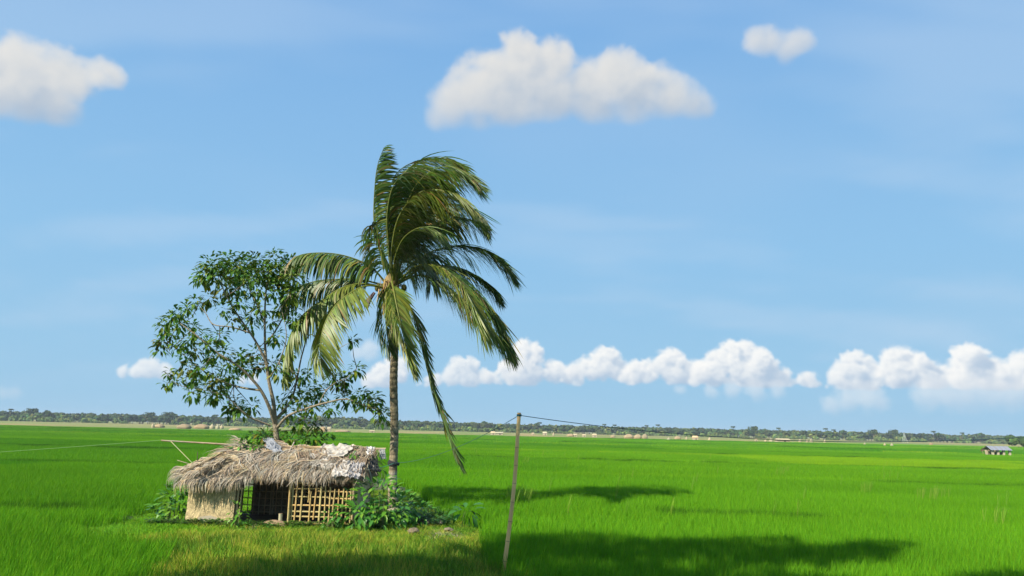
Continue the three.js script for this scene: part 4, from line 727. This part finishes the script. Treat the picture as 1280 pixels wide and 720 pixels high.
{
  const g = (px, py) => { const p = ground(px, py, 0.15); p.y = groundY(p.x, p.z); return p; };
  let b = g(465, 660);
  shrub('leafy_shrub', 'dense bush with big glossy green leaves between hut and palm', b, [[-0.5, 0.45, -0.1, 0.5, 0.45, 0.5], [0.05, 0.75, -0.3, 0.6, 0.6, 0.6], [0.5, 0.5, -0.2, 0.5, 0.5, 0.5], [0.0, 0.35, 0.1, 0.8, 0.35, 0.4], [0.1, 1.15, -0.5, 0.35, 0.3, 0.35]], 290, 71);
  b = g(506, 655);
  shrub('leafy_shrub', 'lower spreading bush of narrow dark leaves at the palm foot', b, [[-0.1, 0.45, -0.2, 0.45, 0.42, 0.5], [0.35, 0.32, -0.2, 0.45, 0.3, 0.4], [-0.4, 0.3, 0, 0.4, 0.3, 0.4]], 200, 72, 0.8);
  b = g(220, 652); b.x -= 0.2; b.z -= 0.3;
  shrub('leafy_shrub', 'climbing bush of broad green leaves hugging the left mud wall corner', b, [[-0.25, 0.5, -0.4, 0.3, 0.4, 0.35], [-0.05, 0.9, -0.5, 0.22, 0.35, 0.3], [0.1, 0.3, -0.1, 0.4, 0.28, 0.35], [-0.45, 0.25, -0.2, 0.25, 0.22, 0.3]], 150, 73, 0.95);
  b = g(296, 657);
  shrub('young_plant', 'yellow green young plant beside the doorway post', b, [[0, 0.35, 0, 0.22, 0.34, 0.2], [-0.1, 0.15, 0.05, 0.25, 0.15, 0.2]], 70, 74, 0.5, [bushMats[3], bushMats[1]]);
  b = g(320, 661);
  shrub('young_plant', 'dark low plant growing before the open doorway', b, [[0, 0.1, 0, 0.4, 0.12, 0.15]], 50, 75, 0.5, [bushMats[0], bushMats[2]]);
  b = g(582, 655); b.y = 0;
  shrub('taro_plant', 'small taro plant with drooping grey green leaves in the rice edge', b, [[0, 0.5, 0.1, 0.32, 0.18, 0.2]], 16, 76, 1.3, [bushMats[4]]);
  b = g(412, 660);
  shrub('young_plant', 'weedy plant climbing the right end of the bamboo lattice', b, [[0, 0.25, 0, 0.22, 0.28, 0.15], [0.2, 0.42, 0, 0.15, 0.2, 0.12]], 60, 77, 0.5, [bushMats[0], bushMats[2]]);
  // bush behind the hut, its top showing over the ridge
  b = V(-7.0, groundY(-7.0, -25.4), -25.4);
  shrub('leafy_shrub', 'tall bush behind the hut showing over the ridge around the trunk', b, [[-1.2, 2.0, 0, 0.6, 0.35, 0.4], [-0.4, 2.05, 0.1, 0.6, 0.4, 0.4], [0.5, 2.1, 0, 0.6, 0.4, 0.4], [1.2, 1.95, 0, 0.4, 0.35, 0.4]], 150, 78, 1.0);
  // vine on the thatch
  b = V(HUT.x - 1.15, HUT.y + 2.0, HUT.z - 0.98);
  shrub('roof_vine', 'small creeper with green leaves sprawling on the left of the thatch', b, [[-0.05, 0.12, 0, 0.26, 0.14, 0.18], [0.3, 0.06, 0.02, 0.3, 0.08, 0.15], [-0.3, 0.02, 0.1, 0.2, 0.06, 0.15], [0.2, -0.05, 0.22, 0.2, 0.05, 0.1]], 80, 79, 0.62);
  b = V(HUT.x + 2.0, HUT.y + 1.86, HUT.z - 0.6);
  shrub('roof_vine', 'sprig of green leaves in the brown fronds of the gable end', b, [[0, 0, 0.1, 0.14, 0.08, 0.08]], 12, 80, 0.5);
}

// ---------------------------------------------------------------- clods and stones on the bank right of the bush
{
  const r = rngOf(81), g = (px, py) => { const p = ground(px, py, 0.14); p.y = groundY(p.x, p.z); return p; };
  const clod = (px, py, sx, sy, sz, col, label) => {
    const q = new THREE.IcosahedronGeometry(0.5, 3), P = q.attributes.position, c = [];
    for (let k = 0; k < P.count; k++) { const x = P.getX(k), y = P.getY(k), z = P.getZ(k), f = 1 + noise(x * 2.5 + px, y * 2.5, z * 2.5) * 0.5 + noise(x * 7, y * 7 + px, z * 7) * 0.12; P.setXYZ(k, x * f * sx, y * f * sy, z * f * sz); const n = 1 + noise(x * 4, y * 4, z * 4 + px) * 0.3; c.push(col[0] * n, col[1] * n, col[2] * n); }
    q.setAttribute('color', new THREE.Float32BufferAttribute(c, 3)); q.computeVertexNormals();
    const o = new THREE.Mesh(q, M.mud); o.name = 'earth_clod'; o.position.copy(g(px, py)).add(V(0, sy * 0.3, 0)); o.castShadow = o.receiveShadow = true; tag(o, label, 'clod', 'earth clods on the bank');
  };
  clod(529, 655, 0.34, 0.22, 0.34, [0.24, 0.20, 0.14], 'flat grey earth clod below the bush at the palm foot');
  clod(516, 666, 0.28, 0.22, 0.28, [0.26, 0.21, 0.13], 'rounded tan earth clod on the dry grass below the bush');
  clod(548, 655, 0.3, 0.18, 0.26, [0.22, 0.19, 0.14], 'small dark earth clod beside the pale footpath');
  clod(560, 662, 0.26, 0.12, 0.26, [0.30, 0.25, 0.16], 'low pale earth clod in the middle of the footpath');
}

// ---------------------------------------------------------------- bamboo pole and cords
const poleFoot = ground(628, 720, 0), poleTop = at(649, 516, -poleFoot.z + 0.15);
{
  const mid = poleFoot.clone().lerp(poleTop, 0.5).add(V(0.05, 0, 0)), p = thing('bamboo_pole', 'leaning weathered bamboo pole with dark nodes standing in the near rice', 'pole', poleFoot);
  bambooGeo([V(0, -0.1, 0), mid.clone().sub(poleFoot), poleTop.clone().sub(poleFoot)], 0.042, 0.037, 12, 9, [0.78, 0.52, 0.20], 0.38).build('cane', M.bamboo, p);
  const b = new MB(), t = poleTop.clone().sub(poleFoot); b.tube([t.clone().add(V(0, -0.07, 0)), t.clone().add(V(0, -0.03, 0))], [0.05, 0.05], 12, [0.02, 0.10, 0.10]); b.build('cord_binding', M.plain, p);
  const t1 = poleTop.clone().add(V(0, -0.05, 0)), far = at(1560, 516, 15), foot = V(far.x, 0, far.z), p2 = thing('bamboo_pole', 'second bamboo pole holding up the far end of the dark cord', 'pole', foot);
  bambooGeo([V(0, -0.1, 0), V(0, far.y + 0.06, 0)], 0.06, 0.05, 10, 12, [0.40, 0.32, 0.17], 0.34).build('cane', M.bamboo, p2);
  const cord = (a, b2, sag, rad, col, name, label) => { const m = new MB(), pts = []; for (let k = 0; k <= 40; k++) { const t = k / 40; pts.push(a.clone().lerp(b2, t).add(V(0, -sag * 4 * t * (1 - t), 0))); } m.tube(pts, () => rad, 5, col); tag(m.build(name, M.cord, null, a), label, 'cord'); };
  cord(t1, far, 0.55, 0.007, [0.02, 0.05, 0.055], 'cord', 'thin dark cord sagging away from the pole top over the rice');
  const palmTie = at(492, 579, PD - 0.2), hutEnd = HUT.clone().add(V(2.66, 1.56, -0.5));
  cord(palmTie, t1, 0.22, 0.006, [0.02, 0.10, 0.09], 'cord', 'thin green cord strung from palm trunk to pole top');
  cord(hutEnd, palmTie, 0.02, 0.008, [0.08, 0.40, 0.22], 'cord', 'bright green cord from the hut gable to the palm trunk');
  cord(HUT.clone().add(V(-3.74, 2.19, -1.13)), at(-140, 574, 25), 0.02, 0.007, [0.16, 0.30, 0.07], 'cord', 'pale cord running from the long ridge pole across the left paddies');
}

// ---------------------------------------------------------------- shelter and tree at the far right
{
  const g = ground(1247, 571.5, 0.0), s = thing('field_shelter', 'small open shed with grey tin roof on pale posts in the far paddies', 'shed', g), b0 = new MB();
  const k = -g.z / FOC * 1.02, W = 24 * k, HH = 8.5 * k;      // metres per pixel there
  const post = (x, z, w = 0.34) => { const b = new MB(); b.box(x, HH / 2 - 0.1, z, w, HH + 0.2, w * 0.8, [0.48, 0.42, 0.27]); b.build('post', M.plain, s); };
  for (const x of [-0.38, -0.12, 0.16, 0.46]) { post(x * W, 0.9); post(x * W, -0.9); }
  const roof = new MB(), y0 = HH - 0.02, y1 = HH + 4.6 * k, n = 40;
  for (const f of [1, -1]) { const base = roof.p.length / 3; for (let i = 0; i <= n; i++) { const x = (i / n * 1.06 - 0.53) * W, c = 0.03 * Math.sin(i * 1.6); const ru = sstep(0.05, 0.4, noise(i * 0.33, f * 2, 6)), rc = [lerp(0.36, 0.30, ru), lerp(0.38, 0.20, ru), lerp(0.40, 0.13, ru)]; roof.v(V(x, y1 + c, 0), rc); roof.v(V(x, y0 + c, f * 1.35), rc); } for (let i = 0; i < n; i++) { const q = base + i * 2; roof.quad(q, q + 1, q + 3, q + 2); } }
  roof.build('tin_roof', M.tin, s);
  b0.box(0, HH * 0.35, -0.95, W * 0.9, HH * 0.7, 0.08, [0.20, 0.17, 0.11]); b0.build('back_screen', M.plain, s);
  const g2 = ground(1235.5, 570.5, 0), l = thing('field_shelter', 'brown thatched lean-to frame standing left of the tin roofed shed', 'shed', g2), r = rngOf(5);
  for (const [x, z] of [[-0.62, 0.5], [0.62, 0.5], [-0.62, -0.5], [0.62, -0.5], [0, 0.5]]) { const b = new MB(); b.tube([V(x, -0.1, z), V(x, 1.35, z)], [0.05, 0.05], 6, [0.34, 0.27, 0.16]); b.build('post', M.plain, l); }
  for (const y of [0.35, 0.75]) { const b = new MB(); b.tube([V(-0.66, y, 0.54), V(0.66, y, 0.54)], [0.035, 0.035], 5, [0.36, 0.29, 0.17]); b.build('rail', M.plain, l); }
  const t = new MB(); for (let q = 0; q < 260; q++) { const a = (r() - 0.5) * 1.7, z = (r() - 0.5) * 1.4, y = 1.85 - Math.abs(z) * 0.5 - Math.abs(a) * 0.3; t.ribbon([V(a, y, z), V(a + (r() - 0.5) * 0.3, y - 0.2, z * 1.25), V(a + (r() - 0.5) * 0.4, y - 0.5, z * 1.4)], 0.09, V(1, 0, 0), vary([0.24, 0.18, 0.11], r, 0.3, 0.06)); } t.build('thatch', M.thatch, l);
}
function farTreeGeo(seed, H, W, n, trunkH, q, cols) {          // crown of leaf tufts gathered into uneven lobes
  const r = rngOf(seed), b = new MB(), lobes = [];
  for (let k = 0; k < 8; k++) lobes.push([V((r() - 0.5) * W * 0.75, trunkH + (H - trunkH) * (0.3 + r() * 0.45), (r() - 0.5) * W * 0.6), W * (0.2 + r() * 0.13), vary(WHITE, r, 0.22, 0.1)]);
  for (let k = 0; k < n; k++) {
    const [c, rad, lc] = lobes[k % 8], u = V(r() - 0.5, (r() - 0.4), r() - 0.5).normalize(), p = c.clone().add(V(u.x * rad, u.y * rad * 0.8, u.z * rad).multiplyScalar(0.7 + r() * 0.35)), s = q * (0.6 + r() * 0.8);
    const nn = u.clone().add(V(r() - 0.5, r() - 0.3, r() - 0.5)).normalize(), a = nn.clone().cross(V(0.3, 1, 0.2)).normalize(), e = nn.clone().cross(a), col = vary(cols[k % cols.length], r, 0.25, 0.15).map((x, i) => x * lc[i]);
    const id = [0, 1, 2, 3, 4].map((m) => { const g = m / 5 * 6.28 + r() * 0.8, rr = s * (0.35 + r() * 0.35); return b.v(p.clone().addScaledVector(a, Math.cos(g) * rr).addScaledVector(e, Math.sin(g) * rr), col); });
    b.tri(id[0], id[1], id[2]); b.tri(id[0], id[2], id[3]); b.tri(id[0], id[3], id[4]);
  }
  const t = new MB(); t.tube([V(0, -0.3, 0), V(W * 0.02, trunkH * 1.3, 0)], [W * 0.035, W * 0.022], 6, [0.14, 0.11, 0.08]);
  return [t.geometry(), b.geometry()];
}
const FG = [[0.035, 0.075, 0.02], [0.05, 0.095, 0.022], [0.028, 0.06, 0.018], [0.07, 0.11, 0.025]];
function farTree(name, label, p, geos, s, group, mat = M.far) { const t = thing(name, label, 'tree', p, group); ['trunk', 'crown'].forEach((nm, k) => { const o = new THREE.Mesh(geos[k], k ? mat : M.far); o.name = nm; o.castShadow = o.receiveShadow = true; t.add(o); }); t.scale.setScalar(s); return t; }
{
  const p = ground(1273, 560.5), g = farTreeGeo(501, 5.4, 7, 900, 0.6, 0.9, [[0.06, 0.11, 0.02], [0.045, 0.09, 0.018]]);
  farTree('round_tree', 'dark round lone tree in the paddies right of the tin roofed shed', p, g, 1, null);
}

// ---------------------------------------------------------------- distant woodland
const woodZ = (x) => -(740 + x * 0.10 + noise(x * 0.004, 2, 9) * 50);
{
  const variants = [0, 1, 2, 3].map((k) => mergeGeometries(farTreeGeo(600 + k, 9, 11, 210, 1.4, 2.0, FG))), bushG = mergeGeometries(farTreeGeo(650, 3.4, 6, 110, 0.1, 1.3, [[0.08, 0.14, 0.03], [0.06, 0.11, 0.025], [0.10, 0.15, 0.03]]));
  const r = rngOf(93), lists = variants.map(() => []), bl = [];
  for (let row = 0; row < 6; row++) for (let x = -760; x < 900; x += 7 + r() * 4.5) {
    const X = x + (r() - 0.5) * 6, Z = woodZ(X) - row * 13 - r() * 9, n = noise(X * 0.012, 6, row) * 0.3;
    const s = (0.76 + r() * 0.18 + n * 0.55 + row * 0.02) * (1 + 0.30 * Math.exp(-(((X + 180) / 34) ** 2)));
    const d = 0.6 + r() * 0.9; lists[Math.floor(r() * 4)].push([X, 0, Z, r() * 6.28, s * (0.9 + r() * 0.3), s, [d * (0.9 + r() * 0.35), d, d * (0.8 + r() * 0.4)]]);
  }
  for (let x = -760; x < 900; x += 3.2 + r() * 3) { const Z = woodZ(x) + 8 + r() * 30; if (noise(x * 0.02, 3, 4) < -0.28) continue; const d = 0.8 + r() * 0.6, s = 0.6 + r() * 0.7; bl.push([x, 0, Z, r() * 6.28, s, s, [d * 1.1, d, d * 0.9]]); }
  const names = ['far woodland of rounded dark crowns along the horizon', 'far woodland of broad spreading crowns along the horizon', 'far woodland of dense deep green crowns along the horizon', 'far woodland of tall mixed crowns along the horizon'];
  variants.forEach((g, k) => spread('woodland', g, M.far, lists[k], names[k], 'woodland'));
  spread('thicket', bushG, M.far, bl, 'lighter green thicket fringing the foot of the far woodland', 'thicket');
  // trees that stand out above the wood
  const farPalm = (seed) => { const q = rngOf(seed), t = new MB(), c = new MB(), h = 12; t.tube([V(0, -0.3, 0), V(0.4, h * 0.5, 0), V(0.2, h, 0)], [0.22, 0.17, 0.13], 6, [0.2, 0.17, 0.13]); for (let k = 0; k < 26; k++) { const a = q() * 6.28, e = 0.9 - q() * 1.1, d = V(Math.cos(a), e, Math.sin(a)).normalize(), p = V(0.2, h, 0), ps = [p.clone()]; for (let m = 0; m < 4; m++) { d.add(V(0.05, -0.28, 0)).normalize(); p.addScaledVector(d, 0.8); ps.push(p.clone()); } c.ribbon(ps, (u) => 0.25 + 0.75 * Math.sin(u * 2.9), V(-Math.sin(a), 0.15, Math.cos(a)).normalize(), vary([0.05, 0.085, 0.02], q, 0.25, 0.1)); } return [t.geometry(), c.geometry()]; };
  const tall = [farPalm(701), farTreeGeo(702, 12, 12, 220, 8.5, 1.5, FG), farTreeGeo(703, 12, 7, 220, 4, 1.6, FG)];
  const spots = [[12, 0], [37, 1], [57, 2], [185, 1], [208, 1], [217, 2], [266, 2], [269, 0], [450, 0], [604, 2], [670, 2], [674, 0], [755, 0], [768, 0], [808, 0], [822, 0], [916, 0], [942, 1], [955, 2], [973, 0], [1032, 0], [1042, 0], [1053, 2], [1092, 1], [1118, 1], [1167, 0], [1172, 2], [1203, 0], [1225, 2]];
  for (const [px, v] of spots) { const d = ray(px, 537 + (px - 640) * 0.0236), X0 = d.x / -d.z * 720, Z = woodZ(X0) - 10, X = d.x / -d.z * -Z; farTree('woodland_tree', ['slim palm rising above the far woodland', 'flat topped tall tree rising above the far woodland', 'bushy tall tree rising above the far woodland'][v], V(X, 0, Z), tall[v], 0.82 + r() * 0.12, 'tall trees of the far woodland'); }
}

// ---------------------------------------------------------------- village edge: straw stacks, houses, mast
{
  const r = rngOf(95), STRAW = [0.31, 0.235, 0.13], PALE = [0.38, 0.32, 0.19];
  const L = [[191, 534.5, 4, 6, 'cone'], [199, 534.5, 11, 4, 'long'], [230, 536, 17, 5.5, 'long'], [252, 536, 18, 5.5, 'long'], [265, 536, 7, 6, 'cone'], [272, 536, 5, 5, 'cone'], [277, 536, 5, 5, 'cone'], [294, 538, 14, 3, 'long'], [404, 539.5, 10, 5.5, 'long'], [411, 539, 4, 5, 'house'], [428, 540.5, 20, 3, 'long'], [395, 538, 6, 3, 'house'], [465, 540.5, 6, 2.5, 'house'], [616, 543.5, 5, 4, 'house'], [624, 543.5, 9, 3.5, 'house'], [666, 544, 3, 3, 'house'], [681, 544, 5, 4.2, 'house'], [692, 544.5, 3, 4, 'cone'], [713, 545.5, 9, 3, 'long'], [719, 545.5, 4, 3, 'house'], [730, 546, 4, 3, 'house'], [743, 546.5, 5, 4, 'house'], [766, 547, 6, 3, 'long'], [786, 548, 12, 5, 'long'], [797, 548.5, 9, 5, 'long'], [806, 548.5, 7, 5.5, 'long'], [836, 550.5, 5, 4, 'cone'], [847, 549.5, 8, 4, 'long'], [869, 550, 6, 5, 'house'], [858, 549.5, 2.5, 4, 'cone'], [887, 550.5, 4, 4, 'cone'], [945, 551.5, 3, 3, 'house'], [957, 552.5, 4, 3.5, 'cone'], [964, 552.5, 5, 4.5, 'cone'], [978, 553, 15, 4.6, 'house'], [1000, 553, 4, 4, 'cone'], [1009, 553.3, 3, 4, 'cone'], [1014, 553.3, 5, 4.5, 'cone'], [1031, 553.5, 3, 4, 'cone'], [1081, 557, 3, 4, 'cone'], [1106, 558, 3, 4.5, 'cone'], [1115, 558.5, 4.5, 4.5, 'cone'], [1164, 556.5, 4, 3, 'long']];
  const own = { 1106: 'smaller of two pale straw cones standing alone in the paddies beside the mast', 1115: 'larger of two pale straw cones standing alone in the paddies beside the mast', 1081: 'lone straw cone between the paired straw cones and the village houses', 978: 'longest pale walled house of the far village edge', 230: 'first of two long straw heaps beside three straw cones', 252: 'second of two long straw heaps beside three straw cones', 265: 'biggest straw cone of three touching the long straw heaps', 191: 'lone straw cone standing beside a short straw heap', 836: 'straw cone standing forward in the rice edge beside a brown heap' };
  for (const [px, py, w, h, kind] of L) {
    const g = ground(px, py), k = -g.z / FOC * 1.03, W = w * k, H = h * k, col = vary(kind === 'cone' ? PALE : STRAW, r, 0.12, 0.05);
    if (kind === 'house') {
      const t = thing('village_house', own[px] ?? 'small pale walled house with thatched roof at the far village edge', 'house', g, 'houses of the far village'); let b = new MB();
      b.box(0, H * 0.3, 0, W, H * 0.62, W * 0.6, [0.44, 0.37, 0.25]); b.build('wall', M.plain, t);
      b = new MB(); const e = W * 0.56, z = W * 0.38, A = [V(-e, H * 0.58, z), V(e, H * 0.58, z), V(e * 0.9, H, 0), V(-e * 0.9, H, 0), V(e, H * 0.58, -z), V(-e, H * 0.58, -z)], c = vary([0.56, 0.44, 0.25], r, 0.2, 0.08), id = A.map((p) => b.v(p, c)); b.quad(id[0], id[1], id[2], id[3]); b.quad(id[3], id[2], id[4], id[5]); b.tri(id[0], id[3], id[5]); b.tri(id[1], id[4], id[2]); b.build('roof', M.thatch, t);
      b = new MB(); b.box(W * 0.1, H * 0.22, W * 0.3, W * 0.16, H * 0.44, 0.06, [0.08, 0.06, 0.05]); b.build('door', M.plain, t);
    } else {
      const b = new MB(), n = kind === 'cone' ? 12 : 28, rows = [[0, 0.86], [0.25, 1], [0.5, kind === 'cone' ? 0.74 : 0.93], [0.78, kind === 'cone' ? 0.36 : 0.7], [1, kind === 'cone' ? 0.05 : 0.3]];
      rows.forEach(([y, s], j) => { for (let i = 0; i <= n; i++) { const a = (i % n) / n * 6.2832, f = 1 + noise(Math.cos(a) * 2 + px, y * 3, Math.sin(a) * 2) * 0.18, cx = Math.sign(Math.cos(a)) * Math.abs(Math.cos(a)) ** (kind === 'cone' ? 1 : 0.5); b.v(V(cx * W / 2 * s * f, y * H * (1 + (kind === 'cone' ? 0 : noise(cx * 3, px, 1) * 0.2)), Math.sin(a) * (kind === 'cone' ? W / 2 : Math.min(W / 2, 2.2)) * s * f), vary(col, r, 0.1, 0.03)); } if (j) for (let i = 0; i < n; i++) { const q = j * (n + 1) + i; b.quad(q - n - 1, q - n, q + 1, q); } });
      const top = b.v(V(0, H * 1.02, 0), col); for (let i = 0; i < n; i++) b.tri(4 * (n + 1) + i, 4 * (n + 1) + i + 1, top);
      const o = b.build('straw_stack', M.thatch); o.position.copy(g);
      tag(o, own[px] ?? (kind === 'cone' ? 'pale conical straw stack at the edge of the far village' : 'long low tan straw heap at the edge of the far village'), 'straw stack', kind === 'cone' ? 'conical straw stacks of the far village' : 'long straw heaps of the far village');
    }
  }
  // lattice mast
  const g = ground(1131, 553.8), k = -g.z / FOC * 1.03, H = 12.5 * k, w = 2.3 * k, m = thing('lattice_mast', 'pale lattice mast standing before the woodland on the right', 'mast', g), C = [0.62, 0.64, 0.62];
  for (const [sx, sz] of [[-1, -1], [1, -1], [-1, 1], [1, 1]]) { const b = new MB(); b.tube([V(sx * w, -0.2, sz * w), V(sx * w * 0.35, H * 0.62, sz * w * 0.35), V(sx * 0.05, H, sz * 0.05)], [0.07, 0.06, 0.05], 5, C); b.build('leg', M.plain, m); }
  for (let j = 1; j < 6; j++) { const b = new MB(), q = w * (1 - j / 6 * 0.85), y = H * j / 6.5, y2 = H * (j + 1) / 6.5, q2 = w * (1 - (j + 1) / 6 * 0.85); b.tube([V(-q, y, q), V(q, y, q)], [0.03, 0.03], 4, C); b.tube([V(-q, y, q), V(q2, y2, q2)], [0.03, 0.03], 4, C); b.tube([V(q, y, q), V(-q2, y2, q2)], [0.03, 0.03], 4, C); b.build('brace', M.plain, m); }
}

scene.fog = new THREE.FogExp2(new THREE.Color().setRGB(0.72, 0.83, 0.95), 0.0002);
renderer.render(scene, camera);
